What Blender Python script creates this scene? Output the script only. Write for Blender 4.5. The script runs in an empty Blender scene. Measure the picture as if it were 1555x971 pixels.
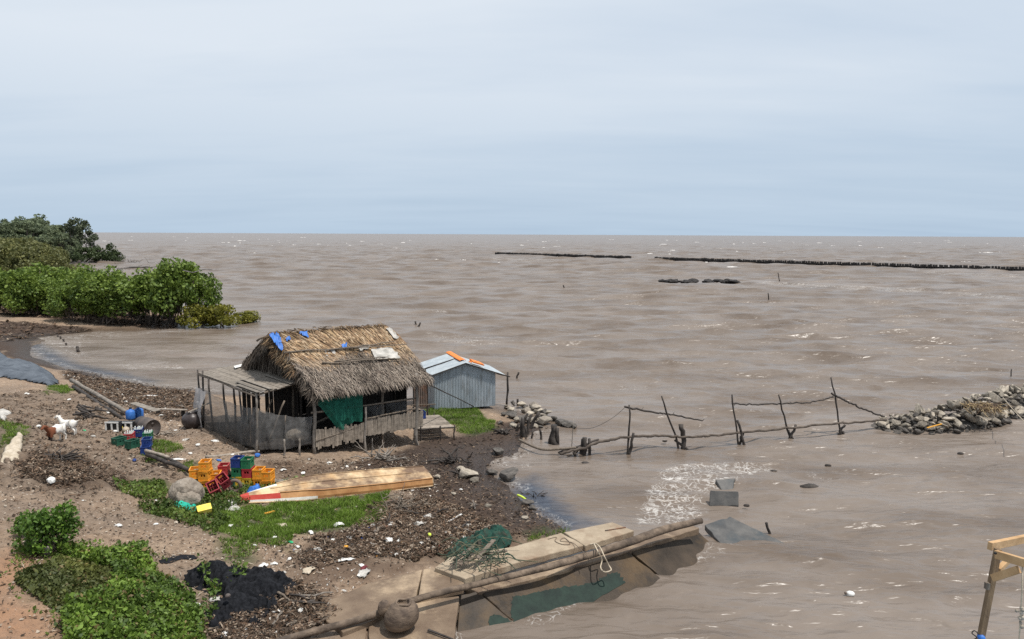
import bpy, math, random
import numpy as np
from mathutils import Vector, Matrix
random.seed(11)
rng = np.random.default_rng(11)
SC = bpy.context.scene
C = SC.collection
PI = math.pi

# ------------------------------------------------------------------ camera
F = 1130.0; H = 8.5
PITCH = math.atan((485.5 - 356.2) / F); ROLL = math.atan(7 / 1405.0)
cam = bpy.data.cameras.new('camera'); co = bpy.data.objects.new('camera', cam); C.objects.link(co)
cam.sensor_width = 36; cam.lens = 36 * F / 1555.0; cam.clip_end = 90000; cam.clip_start = 0.1
co.matrix_world = Matrix.Translation((0, 0, H)) @ Matrix.Rotation(PI / 2 - PITCH, 4, 'X') @ Matrix.Rotation(ROLL, 4, 'Z')
SC.camera = co

def ray(px, py):
    u, v = px - 777.5, 485.5 - py
    c, s = math.cos(ROLL), math.sin(ROLL)
    u, v = u * c - v * s, u * s + v * c
    cp, sp = math.cos(PITCH), math.sin(PITCH)
    return np.array([u / F, cp + v / F * sp, -sp + v / F * cp])

def at(px, py, z=0.0):
    r = ray(px, py); t = (z - H) / r[2]
    return r * t + np.array([0, 0, H])

def at_y(px, py, y):
    r = ray(px, py)
    return r * (y / r[1]) + np.array([0, 0, H])

def hit_plane(px, py, p, n):
    r = ray(px, py); o = np.array([0, 0, H])
    t = np.dot(np.array(p) - o, n) / np.dot(r, n)
    return o + r * t

# ------------------------------------------------------------------ noise
def _h(ix, iy, seed):
    with np.errstate(over='ignore'):
        n = (ix.astype(np.int64) * 374761393 + iy.astype(np.int64) * 668265263 + seed * 974711) & 0xffffffff
        n = ((n ^ (n >> 13)) * 1274126177) & 0xffffffff
        n = n ^ (n >> 16)
    return (n & 0xffff) / 65535.0

def vnoise(x, y, seed=0):
    x = np.asarray(x, float); y = np.asarray(y, float)
    ix = np.floor(x); iy = np.floor(y); fx = x - ix; fy = y - iy
    fx = fx * fx * (3 - 2 * fx); fy = fy * fy * (3 - 2 * fy)
    a = _h(ix, iy, seed); b = _h(ix + 1, iy, seed); c = _h(ix, iy + 1, seed); d = _h(ix + 1, iy + 1, seed)
    return (a * (1 - fx) + b * fx) * (1 - fy) + (c * (1 - fx) + d * fx) * fy - 0.5

def fbm(x, y, seed=0, o=4):
    s = 0; a = 1.0
    for k in range(o):
        s = s + a * vnoise(x * 2 ** k + 17.3 * k, y * 2 ** k - 9.1 * k, seed + k); a *= 0.5
    return s

# ------------------------------------------------------------------ terrain heights from control points
CP = [  # (px, py, z) in photo pixels: the height of the ground that shows there
 (20,512,0),(45,540,0),(100,562,0),(160,575,0),(240,588,0),(300,593,0),(380,600,0),(640,606,0),(765,614,0),(810,632,-.05),
 (858,652,-.1),(800,668,-.05),(795,688,0),(738,706,0),(770,737,0),(800,767,0),(860,805,0),
 (120,540,-.3),(200,560,-.4),(300,560,-.7),(500,560,-1),(700,560,-1),(850,600,-1),(900,650,-.9),(860,700,-.45),(820,735,-.2),(850,765,-.2),(900,780,-.35),(960,740,-1),(1000,900,-1),(860,930,-.7),(780,985,-.6),(1100,900,-1),(1300,800,-1),
 (0,490,.75),(60,494,.5),(130,501,0),(200,504,0),(270,501,0),(340,497,-.1),(400,488,-.6),(100,478,.5),(200,480,.35),(290,478,.1),(0,470,.6),(150,520,-.1),
 (150,590,.45),(240,610,.5),(110,578,.45),(60,560,.45),(200,600,.4),(290,605,.35),(290,625,.55),(370,640,.6),(420,620,.6),(520,630,.3),(650,630,.3),(700,625,.3),(740,635,.25),(760,660,.2),(700,660,.15),
 (40,575,1.1),(0,585,1.4),(0,610,1.7),(60,610,1.35),(110,620,1.15),(150,640,1.0),(90,668,1.4),(20,645,1.8),(0,700,2.0),(60,690,1.75),(100,715,1.6),(200,720,1.1),(180,690,1.0),(200,665,.85),(235,655,.72),(260,690,.75),(300,700,.8),(320,690,.85),(390,690,.9),(305,648,.6),
 (440,705,.65),(478,692,.5),(550,690,.3),(620,694,.06),(700,695,.06),(560,720,.4),(620,725,.3),(650,745,.25),(700,760,.2),(740,740,.08),(780,785,.1),
 (280,755,.82),(350,780,.68),(400,735,.6),(450,790,.56),(550,790,.5),(650,800,.42),(750,815,.36),(820,805,.14),(200,780,1.15),(100,780,1.55),(0,760,1.9),(0,850,1.9),(0,971,1.9),(100,900,1.6),(200,900,1.3),(300,850,1.0),(300,930,.95),(400,850,.75),(450,900,.65),(550,880,.5),(640,850,.45),(500,950,.5),(430,971,.55),(580,950,.3),(690,960,.0),(710,890,.1),(850,830,.1),(300,985,.9),(150,985,1.4)]
cpw = np.array([at(*c) for c in CP])
extra = np.array([(-25,14,2.2),(-14,8,2.0),(-4,8,.3),(-32,24,2.4),(-45,40,2.0),(-50,52,1.2),(-80,75,.8),(-70,100,.5),(-40,95,-.5),(-25,80,-.8),(0,110,-1.2),(20,60,-1.2),(3,8,-.6),(12,20,-1.1),(-100,110,.6),(-60,115,-.2)])
cpw = np.vstack([cpw, extra])
_n = len(cpw)
_r = np.hypot(cpw[:,None,0]-cpw[None,:,0], cpw[:,None,1]-cpw[None,:,1])
_A = np.zeros((_n+3,_n+3)); _A[:_n,:_n] = -_r - 0.25*np.eye(_n)*-1
_A[:_n,_n] = 1; _A[:_n,_n+1] = cpw[:,0]; _A[:_n,_n+2] = cpw[:,1]; _A[_n:,:_n] = _A[:_n,_n:].T
_w = np.linalg.solve(_A, np.concatenate([cpw[:,2], [0,0,0]]))

def tz_base(x, y):
    x = np.asarray(x, float); y = np.asarray(y, float)
    out = _w[_n] + _w[_n+1]*x + _w[_n+2]*y
    for i in range(_n):
        out = out - _w[i]*np.hypot(x-cpw[i,0], y-cpw[i,1])
    return np.clip(out, -1.3, 3.0)

def tz(x, y):
    b = tz_base(x, y)
    rough = np.clip((b + 0.02) * 4, 0.12, 1)
    return b + rough * (0.10*fbm(np.asarray(x)*.9, np.asarray(y)*.9, 3, 3) + 0.06*fbm(np.asarray(x)*3.5, np.asarray(y)*3.5, 8, 3))

def gp(px, py):
    z = 0.5
    for k in range(14):
        p = at(px, py, z)
        z = 0.5*z + 0.5*float(tz(p[0], p[1]))
    p = at(px, py, z); p[2] = float(tz(p[0], p[1]))
    return p

def gpoly(pts):
    return np.array([gp(*p)[:2] for p in pts])

def inside(poly, x, y):
    r = np.zeros(np.shape(x), bool); n = len(poly)
    for i in range(n):
        x0, y0 = poly[i]; x1, y1 = poly[(i+1) % n]
        c = ((y0 > y) != (y1 > y)) & (x < (x1-x0)*(y-y0)/((y1-y0) if y1 != y0 else 1e-9)+x0)
        r ^= c
    return r

def pdist(poly, x, y):
    d = np.full(np.shape(x), 1e9); n = len(poly)
    for i in range(n):
        a = poly[i]; b = poly[(i+1) % n]; e = b-a; L = max(e@e, 1e-12)
        t = np.clip(((x-a[0])*e[0]+(y-a[1])*e[1])/L, 0, 1)
        d = np.minimum(d, np.hypot(x-a[0]-t*e[0], y-a[1]-t*e[1]))
    return np.where(inside(poly, x, y), d, -d)

def mask(polys, x, y, soft=0.3, warp=0.25, seed=5):
    xx = x + warp*2*fbm(x*1.3, y*1.3, seed, 3); yy = y + warp*2*fbm(x*1.3, y*1.3, seed+50, 3)
    m = np.zeros(np.shape(x))
    for p in polys:
        lo = p.min(0)-1.5; hi = p.max(0)+1.5
        k = (x > lo[0]) & (x < hi[0]) & (y > lo[1]) & (y < hi[1])
        if k.any():
            m[k] = np.maximum(m[k], np.clip(pdist(p, xx[k], yy[k])/soft+0.5, 0, 1))
    return m

# ------------------------------------------------------------------ mesh helpers
def link(o, parent=None):
    C.objects.link(o)
    if parent is not None:
        o.parent = parent
        o.matrix_parent_inverse = Matrix.Translation(-Vector(parent.location))
    return o

def npmesh(name, V, Fc, mats, parent=None, cols=None, smooth=False, attrs=None, local=False):
    me = bpy.data.meshes.new(name)
    V = np.asarray(V, np.float32); Fc = np.asarray(Fc, np.int32)
    me.vertices.add(len(V)); me.vertices.foreach_set('co', V.ravel())
    m, k = Fc.shape
    me.loops.add(m*k); me.loops.foreach_set('vertex_index', Fc.ravel())
    me.polygons.add(m); me.polygons.foreach_set('loop_start', np.arange(0, m*k, k, dtype=np.int32))
    if smooth: me.polygons.foreach_set('use_smooth', np.ones(m, bool))
    me.update(calc_edges=True)
    if cols is not None:
        a = me.color_attributes.new('Col', 'FLOAT_COLOR', 'POINT')
        c4 = np.ones((len(V), 4), np.float32); c4[:, :3] = cols
        a.data.foreach_set('color', c4.ravel())
    for nm, arr in (attrs or {}).items():
        a = me.attributes.new(nm, 'FLOAT', 'POINT'); a.data.foreach_set('value', np.asarray(arr, np.float32))
    for mt in (mats if isinstance(mats, (list, tuple)) else [mats]): me.materials.append(mt)
    o = bpy.data.objects.new(name, me)
    C.objects.link(o)
    if parent is not None:
        o.parent = parent
        if not local: o.matrix_parent_inverse = Matrix.Translation(-Vector(parent.location))
    return o

class MB:
    """collects shapes, built as one mesh"""
    def __init__(s): s.v = []; s.f = []; s.m = []; s.c = []; s.col = (1, 1, 1); s.mi = 0; s.sm = []; s.smooth = False
    def add(s, vs, fs):
        b = len(s.v); s.v += [tuple(map(float, p)) for p in vs]; s.c += [s.col]*len(vs)
        for f in fs: s.f.append([b+i for i in f]); s.m.append(s.mi); s.sm.append(s.smooth)
        return s
    def box(s, c, size, R=None, jit=0):
        c = np.array(c, float); h = np.array(size)/2
        P = np.array([(x, y, z) for x in (-1, 1) for y in (-1, 1) for z in (-1, 1)], float)*h
        if jit: P = P + (rng.random(P.shape)-.5)*jit
        if R is not None: P = P @ np.array(R).T
        return s.add(P+c, [(0,1,3,2),(4,6,7,5),(0,4,5,1),(2,3,7,6),(0,2,6,4),(1,5,7,3)])
    def beam(s, a, b, w, h, up=(0,0,1), jit=0):
        a = np.array(a, float); b = np.array(b, float); d = b-a; L = np.linalg.norm(d); d /= L
        up = np.array(up, float)
        if abs(d@up) > .97: up = np.array((0, 1, 0.))
        r = np.cross(d, up); r /= np.linalg.norm(r); u = np.cross(r, d)
        return s.box((a+b)/2, (w, L, h), np.stack([r, d, u], 1), jit)
    def tube(s, pts, rad, n=8, cap=True):
        pts = [np.array(p, float) for p in pts]
        if not hasattr(rad, '__len__'): rad = [rad]*len(pts)
        V = []; prev = None
        for i, p in enumerate(pts):
            d = pts[min(i+1, len(pts)-1)]-pts[max(i-1, 0)]; d = d/(np.linalg.norm(d)+1e-9)
            if prev is None:
                r = np.cross(d, (0, 0, 1)) if abs(d[2]) < .9 else np.cross(d, (0, 1, 0))
            else: r = prev - d*(prev@d)
            r = r/(np.linalg.norm(r)+1e-9); prev = r; u = np.cross(r, d)
            for k in range(n):
                a = 2*PI*k/n; V.append(p+rad[i]*(math.cos(a)*r+math.sin(a)*u))
        Fs = [(i*n+k, i*n+(k+1) % n, (i+1)*n+(k+1) % n, (i+1)*n+k) for i in range(len(pts)-1) for k in range(n)]
        if cap: Fs += [tuple(range(n))[::-1], tuple((len(pts)-1)*n+k for k in range(n))]
        old = s.smooth; s.smooth = True; s.add(V, Fs); s.smooth = old
        return s
    def stick(s, a, b, r0, r1=None, n=7, wob=.3, seg=6):
        """a crooked round stick"""
        a = np.array(a, float); b = np.array(b, float); r1 = r0 if r1 is None else r1
        pts = []; rd = []; w = np.zeros(3)
        for i in range(seg+1):
            t = i/seg; w = w*.6+(rng.random(3)-.5)*wob*2*r0*(0 if i in (0, seg) else 2)
            pts.append(a+(b-a)*t+w); rd.append((r0+(r1-r0)*t)*(1+.25*(rng.random()-.5)))
        return s.tube(pts, rd, n)
    def lathe(s, prof, c=(0,0,0), n=20, R=None):
        V = []
        for r, z in prof:
            for k in range(n):
                a = 2*PI*k/n; p = np.array((r*math.cos(a), r*math.sin(a), z))
                if R is not None: p = np.array(R) @ p
                V.append(p+np.array(c))
        m = len(prof)
        Fs = [(i*n+k, i*n+(k+1) % n, (i+1)*n+(k+1) % n, (i+1)*n+k) for i in range(m-1) for k in range(n)]
        old = s.smooth; s.smooth = True; s.add(V, Fs); s.smooth = old
        return s
    def slab(s, top, th, dirn=(0,0,-1)):
        """a polygon of top points given thickness th downwards"""
        top = [np.array(p, float) for p in top]; n = len(top); d = np.array(dirn, float)*th
        V = top+[p+d for p in top]
        Fs = [tuple(range(n)), tuple(range(2*n-1, n-1, -1))]+[(i, i+n, (i+1) % n+n, (i+1) % n) for i in range(n)]
        return s.add(V, Fs)
    def build(s, name, mats, parent=None, local=False, bevel=0):
        me = bpy.data.meshes.new(name); me.from_pydata(s.v, [], s.f)
        for mt in (mats if isinstance(mats, (list, tuple)) else [mats]): me.materials.append(mt)
        me.polygons.foreach_set('material_index', s.m); me.polygons.foreach_set('use_smooth', s.sm)
        a = me.color_attributes.new('Col', 'FLOAT_COLOR', 'POINT')
        c4 = np.ones((len(s.v), 4), np.float32); c4[:, :3] = s.c
        a.data.foreach_set('color', c4.ravel())
        import bmesh
        bm = bmesh.new(); bm.from_mesh(me); bmesh.ops.recalc_face_normals(bm, faces=bm.faces); bm.to_mesh(me); bm.free()
        o = bpy.data.objects.new(name, me); C.objects.link(o)
        if bevel:
            md = o.modifiers.new('bevel', 'BEVEL'); md.width = bevel; md.segments = 2; md.limit_method = 'ANGLE'
        if parent is not None:
            o.parent = parent
            if not local: o.matrix_parent_inverse = Matrix.Translation(-Vector(parent.location))
        return o

def tag(o, label, cat, group=None, kind=None):
    if label: o['label'] = label
    if cat: o['category'] = cat
    if group: o['group'] = group
    if kind: o['kind'] = kind
    return o

def thing(name, label, cat, loc=(0,0,0), group=None):
    o = bpy.data.objects.new(name, None); C.objects.link(o); o.location = [float(v) for v in loc]; o.empty_display_size = .2
    return tag(o, label, cat, group)

def dup(root, loc, rz=0, sc=1.0, label=None, group=None):
    r = root.copy(); C.objects.link(r); r.location = [float(v) for v in loc]
    r.rotation_euler = (0, 0, rz) if not hasattr(rz, '__len__') else rz
    r.scale = (sc,)*3 if not hasattr(sc, '__len__') else sc
    if label: r['label'] = label
    if group: r['group'] = group
    for ch in list(root.children):
        c = ch.copy(); C.objects.link(c); c.parent = r
        for g in ch.children:
            d = g.copy(); C.objects.link(d); d.parent = c
    return r

# ------------------------------------------------------------------ materials
def lin(r, g, b): return tuple(((c/255+.055)/1.055)**2.4 if c > 10 else c/255/12.92 for c in (r, g, b))

def M(name, c1, c2=None, scale=4, rough=.85, bump=.3, bscale=None, stretch=(1,1,1), attr=False, spec=.3, alpha=None, c3=None, s3=1.2, lo=.35, hi=.65, dist=.02, trans=None, rnd=False, c3r=(.5, .68)):
    m = bpy.data.materials.new(name); m.use_nodes = True; nt = m.node_tree; N = nt.nodes; L = nt.links
    b = N['Principled BSDF']; b.inputs['Roughness'].default_value = rough; b.inputs['Specular IOR Level'].default_value = spec
    tc = N.new('ShaderNodeTexCoord'); mp = N.new('ShaderNodeMapping'); mp.inputs['Scale'].default_value = stretch
    L.new(tc.outputs['Object'], mp.inputs[0])
    def nz(sc, d=5, r=.6):
        n = N.new('ShaderNodeTexNoise'); n.inputs['Scale'].default_value = sc; n.inputs['Detail'].default_value = d; n.inputs['Roughness'].default_value = r
        L.new(mp.outputs[0], n.inputs['Vector']); return n.outputs['Fac']
    def rmp(x, lo, hi):
        r = N.new('ShaderNodeMapRange'); r.inputs[1].default_value = lo; r.inputs[2].default_value = hi; L.new(x, r.inputs[0]); return r.outputs[0]
    def mix(f, a, bb, t='MIX'):
        x = N.new('ShaderNodeMix'); x.data_type = 'RGBA'; x.blend_type = t
        if isinstance(f, float): x.inputs[0].default_value = f
        else: L.new(f, x.inputs[0])
        for v, i in ((a, 6), (bb, 7)):
            if isinstance(v, tuple): x.inputs[i].default_value = (*v, 1)
            else: L.new(v, x.inputs[i])
        return x.outputs[2]
    col = mix(rmp(nz(scale), lo, hi), tuple(c1), tuple(c2 or c1))
    if c3: col = mix(rmp(nz(s3, 6, .65), *c3r), col, tuple(c3))
    if attr:
        a = N.new('ShaderNodeAttribute'); a.attribute_name = 'Col'
        col = mix(1.0, col, a.outputs['Color'], 'MULTIPLY')
    if rnd:   # every stone its own tone
        oi = N.new('ShaderNodeObjectInfo'); r_ = N.new('ShaderNodeMapRange'); r_.inputs[3].default_value = .55; r_.inputs[4].default_value = 1.35; L.new(oi.outputs['Random'], r_.inputs[0])
        cb_ = N.new('ShaderNodeCombineColor'); [L.new(r_.outputs[0], cb_.inputs[i]) for i in range(3)]; col = mix(1.0, col, cb_.outputs[0], 'MULTIPLY')
    L.new(col, b.inputs['Base Color'])
    if bump:
        bp = N.new('ShaderNodeBump'); bp.inputs['Strength'].default_value = bump; bp.inputs['Distance'].default_value = dist
        L.new(nz(bscale or scale*4, 6), bp.inputs['Height']); L.new(bp.outputs[0], b.inputs['Normal'])
    if trans:
        t = N.new('ShaderNodeBsdfTranslucent'); L.new(col, t.inputs['Color']); ms = N.new('ShaderNodeMixShader'); ms.inputs[0].default_value = trans
        L.new(b.outputs[0], ms.inputs[1]); L.new(t.outputs[0], ms.inputs[2]); L.new(ms.outputs[0], N['Material Output'].inputs[0])
    if alpha is not None:
        t = N.new('ShaderNodeBsdfTransparent'); ms = N.new('ShaderNodeMixShader')
        L.new(rmp(nz(6, 4), .3, .7), ms.inputs[0])
        mr = N.new('ShaderNodeMapRange'); mr.inputs[3].default_value = alpha[0]; mr.inputs[4].default_value = alpha[1]
        L.new(nz(2.5, 5), mr.inputs[0]); L.new(mr.outputs[0], ms.inputs[0])
        L.new(t.outputs[0], ms.inputs[1]); L.new(b.outputs[0], ms.inputs[2]); L.new(ms.outputs[0], N['Material Output'].inputs[0])
    return m

m_wood = M('weathered_wood', (.11,.085,.065), (.20,.165,.13), 3, .9, .5, 14, (6,6,1))
m_darkwood = M('dark_wet_wood', (.022,.018,.016), (.07,.058,.05), 5, .7, .6, 16)
m_greywood = M('grey_wood', (.14,.12,.10), (.26,.23,.20), 5, .9, .5, 20)
m_plank = M('old_plank', (.20,.17,.14), (.34,.29,.24), 7, .9, .5, 20, attr=True)
m_lightwood = M('new_timber', (.36,.215,.10), (.50,.32,.165), 5, .7, .3, 25)
m_conc = M('concrete', (.27,.212,.15), (.38,.31,.225), 2.2, .9, .6, 40, c3=(.22,.15,.10), s3=1.2, c3r=(.48,.7))
m_conc2 = M('weathered_concrete', (.12,.082,.055), (.20,.145,.098), 1.6, .6, .6, 30, c3=(.36,.27,.18), s3=1.1)
m_concdark = M('wet_concrete', (.026,.020,.015), (.060,.044,.031), 1.4, .5, .5, 18, c3=(.09,.058,.03), s3=.8, spec=.15)
m_concgrey = M('wet_grey_concrete', (.055,.055,.055), (.11,.105,.098), 2, .55, .5, 14, c3=(.05,.06,.065), s3=1.5)
m_algae = M('green_algae', (.004,.012,.009), (.013,.030,.021), 3, .7, .6, 20)
m_stone = M('stone', (.22,.187,.147), (.42,.37,.30), 3, .9, .7, 9, c3=(.12,.105,.09), rnd=True)
m_stonedark = M('dark_stone', (.05,.045,.04), (.13,.115,.10), 3, .75, .7, 9)
m_boulder = M('boulder', (.20,.17,.14), (.33,.29,.24), 2.5, .9, .6, 12, c3=(.13,.11,.09))
m_thatch = M('thatch', (.60,.605,.62), (.94,.91,.90), 9, .95, 0, attr=True, spec=.1)
m_thatchbase = M('thatch_underlay', (.05,.038,.028), (.10,.075,.05), 9, .95, .6, 40)
m_dark = M('shaded_interior_wood', (.018,.015,.013), (.04,.033,.028), 4, .95, .4)  # hut interior wood, with the indoor shade put into its colour
m_roofboard = M('roof_board', (.15,.13,.108), (.26,.23,.195), 6, .9, .5, 22, attr=True)
m_net = M('grey_net', (.10,.097,.093), (.165,.16,.155), 5, .9, 0, alpha=(.34,.72))
m_greennet = M('green_net', (.005,.075,.05), (.015,.14,.095), 6, .8, 0, alpha=(.6,.95))
m_wire = M('wire', (.12,.12,.12), (.2,.2,.2), 8, .6, 0)
m_blue = M('blue_plastic', (.02,.10,.36), (.05,.18,.52), 5, .5, .3)
m_white = M('white_plastic', (.55,.54,.51), (.76,.75,.72), 7, .6, .5, 14)
m_sheet = M('white_sheet', (.30,.285,.26), (.52,.495,.455), 5, .7, .6, 14)
m_corr = M('zinc_sheet', (.27,.31,.34), (.36,.40,.43), 1.6, .5, .15, 30, (3,3,.6), c3=(.19,.20,.20), spec=.4, s3=2.2)
m_corrroof = M('zinc_roof', (.29,.33,.36), (.40,.44,.46), 2, .45, .2, 20, spec=.5)
m_rust = M('rusty_sheet', (.10,.075,.06), (.16,.12,.10), 4, .8, .4, 16, c3=(.22,.10,.05), s3=3)
m_tile = M('orange_tile', (.62,.17,.03), (.75,.24,.06), 6, .7, .3, 20)
m_orange = M('orange_crate_plastic', (.66,.25,.02), (.78,.33,.035), 5, .5, .1, c3=(.36,.19,.07), s3=6, c3r=(.54,.78))
m_yellow = M('yellow_crate_plastic', (.68,.40,.03), (.76,.48,.05), 5, .5, .1, c3=(.38,.24,.08), s3=6, c3r=(.54,.78))
m_red = M('red_crate_plastic', (.32,.025,.03), (.44,.045,.05), 5, .5, .1, c3=(.17,.06,.05), s3=6, c3r=(.54,.78))
m_darkred = M('faded_red_plastic', (.22,.022,.03), (.32,.045,.055), 4, .6, .2, c3=(.15,.06,.05), s3=6, c3r=(.54,.78))
m_green = M('green_crate_plastic', (.012,.11,.05), (.022,.17,.075), 5, .5, .1, c3=(.06,.07,.04), s3=6, c3r=(.54,.78))
m_darkgreen = M('dark_green_plastic', (.015,.07,.045), (.03,.11,.07), 7, .5, .1)
m_navy = M('blue_crate_plastic', (.012,.035,.14), (.022,.05,.20), 7, .45, .1)
m_black = M('black_plastic', (.012,.012,.013), (.03,.03,.03), 5, .6, .2)
m_glass = M('bottle_glass', (.35,.38,.36), (.5,.52,.5), 9, .15, 0, spec=.6)
m_hull = M('varnished_hull', (.42,.27,.14), (.62,.47,.29), 2.6, .65, .3, 20, (1,1,1), c3=(.15,.095,.06), s3=.9, c3r=(.43,.58))
m_hullside = M('orange_varnish', (.34,.16,.06), (.50,.27,.115), 3, .5, .2, 20)
m_paintred = M('red_boat_paint', (.38,.03,.02), (.46,.06,.04), 5, .5, .2)
m_paintwhite = M('white_boat_paint', (.68,.65,.58), (.78,.75,.70), 5, .5, .2)
m_sack = M('jute_sack', (.20,.165,.13), (.33,.285,.235), 5, .95, 1, 10, c3=(.12,.095,.075), s3=3, dist=.07)
m_jar = M('brown_sacking', (.07,.05,.038), (.17,.125,.09), 4, .75, .7, 16, (1,1,2.5), c3=(.23,.17,.12))
m_blacknet = M('black_netting', (.007,.0075,.009), (.022,.023,.027), 14, .95, .9, 50, spec=.1)
m_heapgreen = M('green_fishing_net', (.008,.036,.028), (.022,.078,.056), 9, .9, .9, 40, c3=(.05,.045,.035), s3=4)
m_turq = M('turquoise_net', (.01,.28,.20), (.03,.45,.33), 9, .8, .6, 30)
m_tarp = M('grey_blue_geotextile', (.05,.06,.075), (.10,.115,.135), 2.2, .5, .3, 9)
m_iron = M('rusted_drum', (.05,.042,.04), (.11,.09,.08), 3, .6, .4, 12)
m_clay = M('dark_glazed_jar', (.035,.026,.025), (.06,.05,.048), 4, .35, .2)
m_tan = M('tan_cloth', (.36,.30,.22), (.52,.45,.36), 8, .9, .5, 20)
m_maroon = M('maroon_cloth', (.10,.02,.025), (.16,.04,.045), 8, .9, .5, 20)
m_ochre = M('orange_plastic', (.60,.28,.03), (.70,.36,.06), 8, .6, .3)
m_lime = M('lime_plastic', (.45,.6,.05), (.6,.7,.1), 8, .5, .2)
m_mint = M('green_bottle_plastic', (.02,.35,.15), (.04,.45,.2), 8, .4, .2)
m_yel = M('yellow_plastic', (.75,.55,.06), (.85,.68,.15), 6, .6, .3)
m_rope = M('rope', (.40,.33,.24), (.55,.47,.36), 20, .95, .5, 60)
m_goatw = M('white_goat_coat', (.62,.58,.52), (.76,.73,.68), 9, .95, .4, 40)
m_goatb = M('brown_goat_coat', (.16,.06,.03), (.22,.09,.045), 9, .95, .4, 40)
m_hoof = M('dark_goat_legs', (.03,.02,.018), (.05,.04,.035), 9, .9, .2)
m_pile = M('dark_concrete_pile', (.022,.020,.020), (.05,.046,.044), 2, .9, .3)
m_leaf = M('mangrove_leaf', (.65,.7,.7), (1.3,1.25,1.1), .9, .55, 0, attr=True, spec=.35, trans=.30)
m_grassm = M('grass_blade', (.8,.8,.8), (1.2,1.2,1.2), 1.5, .6, 0, attr=True, spec=.25, trans=.25)
m_bark = M('mangrove_bark', (.06,.048,.04), (.13,.105,.085), 4, .95, .5, 12)
m_greybark = M('dead_grey_wood', (.10,.09,.085), (.2,.185,.17), 4, .95, .5, 12)
m_litter = M('plant_litter', (.85,.85,.85), (1.1,1.1,1.1), 6, .95, 0, attr=True, spec=.1)
m_foam = M('sea_foam', (.56,.535,.505), (.70,.67,.64), 2, .9, .4, 6)

# ------------------------------------------------------------------ ground sheet
PX = {
 'grass': [[(330,783),(368,774),(450,764),(592,748),(585,780),(573,797),(504,804),(449,811),(432,832),(390,823),(344,809)],
           [(212,765),(255,766),(300,775),(345,790),(340,810),(300,798),(235,783)],
           [(300,740),(352,752),(372,765),(330,785),(295,770)],
           [(0,640),(42,652),(25,672),(0,690)], [(645,622),(722,617),(735,634),(752,640),(748,655),(705,660),(690,648),(655,636)],
           [(222,672),(262,670),(278,682),(240,690)], [(218,693),(248,690),(250,700),(225,705)], [(68,588),(105,585),(108,597),(75,601)],
           [(800,818),(880,800),(884,804),(808,826)], [(360,740),(420,737),(424,748),(375,752)], [(177,737),(255,737),(250,760),(205,755)],
           [(345,815),(400,825),(380,850),(340,840)], [(272,705),(292,700),(296,716),(276,718)], [(430,735),(520,722),(528,728),(440,742)]],
 'vine': [[(70,815),(122,838),(215,843),(245,878),(285,915),(310,960),(312,990),(90,990),(108,932),(150,905),(160,870),(105,845)],[(32,880),(72,858),(110,845),(165,870),(152,905),(110,932),(60,918)]],
 'mud': [[(-20,489),(130,499),(138,505),(60,514),(30,530),(-20,535)],[(0,515),(40,513),(60,535),(110,565),(60,556),(0,540)],[(0,480),(140,489),(270,501),(275,480)],[(520,705),(590,690),(640,668),(700,664),(755,640),(870,650),(800,690),(745,712),(810,765),(875,805),(800,824),(720,800),(660,760),(600,735)],
         [(100,560),(300,590),(300,600),(110,575)]],
 'litter': [[(560,765),(660,755),(760,800),(790,825),(690,850),(660,855),(560,845),(480,865),(440,850),(480,815),(540,805)],
            [(90,565),(300,597),(312,640),(250,640),(200,622),(130,600)], [(400,880),(460,880),(520,930),(450,971),(340,985),(300,960)],
            [(40,690),(110,690),(190,720),(190,740),(90,740),(30,725)], [(0,478),(140,492),(270,498),(270,480),(0,470)],[(-20,489),(130,497),(138,503),(60,512),(-20,522)]],
 'rubbly': [[(-20,600),(60,592),(150,602),(225,640),(255,690),(295,732),(190,742),(100,762),(-20,735)]],
 'damp': [[(440,852),(560,845),(665,855),(640,868),(560,888),(500,908),(455,885)],[(380,700),(520,705),(600,735),(560,762),(440,740)],[(700,830),(800,822),(780,832),(690,850)]],
 'orange': [[(-60,840),(20,838),(75,862),(40,885),(65,920),(110,935),(90,990),(-80,990)]],
}
POLY = {k: [gpoly(p) for p in v] for k, v in PX.items()}
ys = [8.0]
while ys[-1] < 125: ys.append(ys[-1]+max(.07, .0042*ys[-1]))
ys = np.array(ys); ss = np.arange(-1.05, .36, .0042)
GX = ys[:, None]*ss[None, :]; GY = np.repeat(ys[:, None], len(ss), 1)
gx, gy = GX.ravel(), GY.ravel()
gz = tz(gx, gy)
mk = {k: mask(v, gx, gy, .5 if k != 'orange' else 1.0, .3, 5+i) for i, (k, v) in enumerate(POLY.items())}
gz = gz + mk['rubbly']*.16*np.clip(fbm(gx*2.6, gy*2.6, 71, 4), -.25, .6)
gz = gz + 0.06*fbm(gx*6, gy*6, 21, 3)*np.clip(gz*4, .1, 1)*(0.45+1.2*mk['litter']+.8*mk['mud']+1.6*mk['rubbly'])*np.clip(1.4-mk['grass'], 0, 1)
nr, nc = GX.shape
I = np.arange(nr*nc).reshape(nr, nc)
FC = np.stack([I[:-1,:-1], I[:-1,1:], I[1:,1:], I[1:,:-1]], -1).reshape(-1, 4)
wet = np.clip(1-(gz-.02)/.22, 0, 1)
keep = (gz[FC].max(1) > -1.25)
FC = FC[keep]

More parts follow.
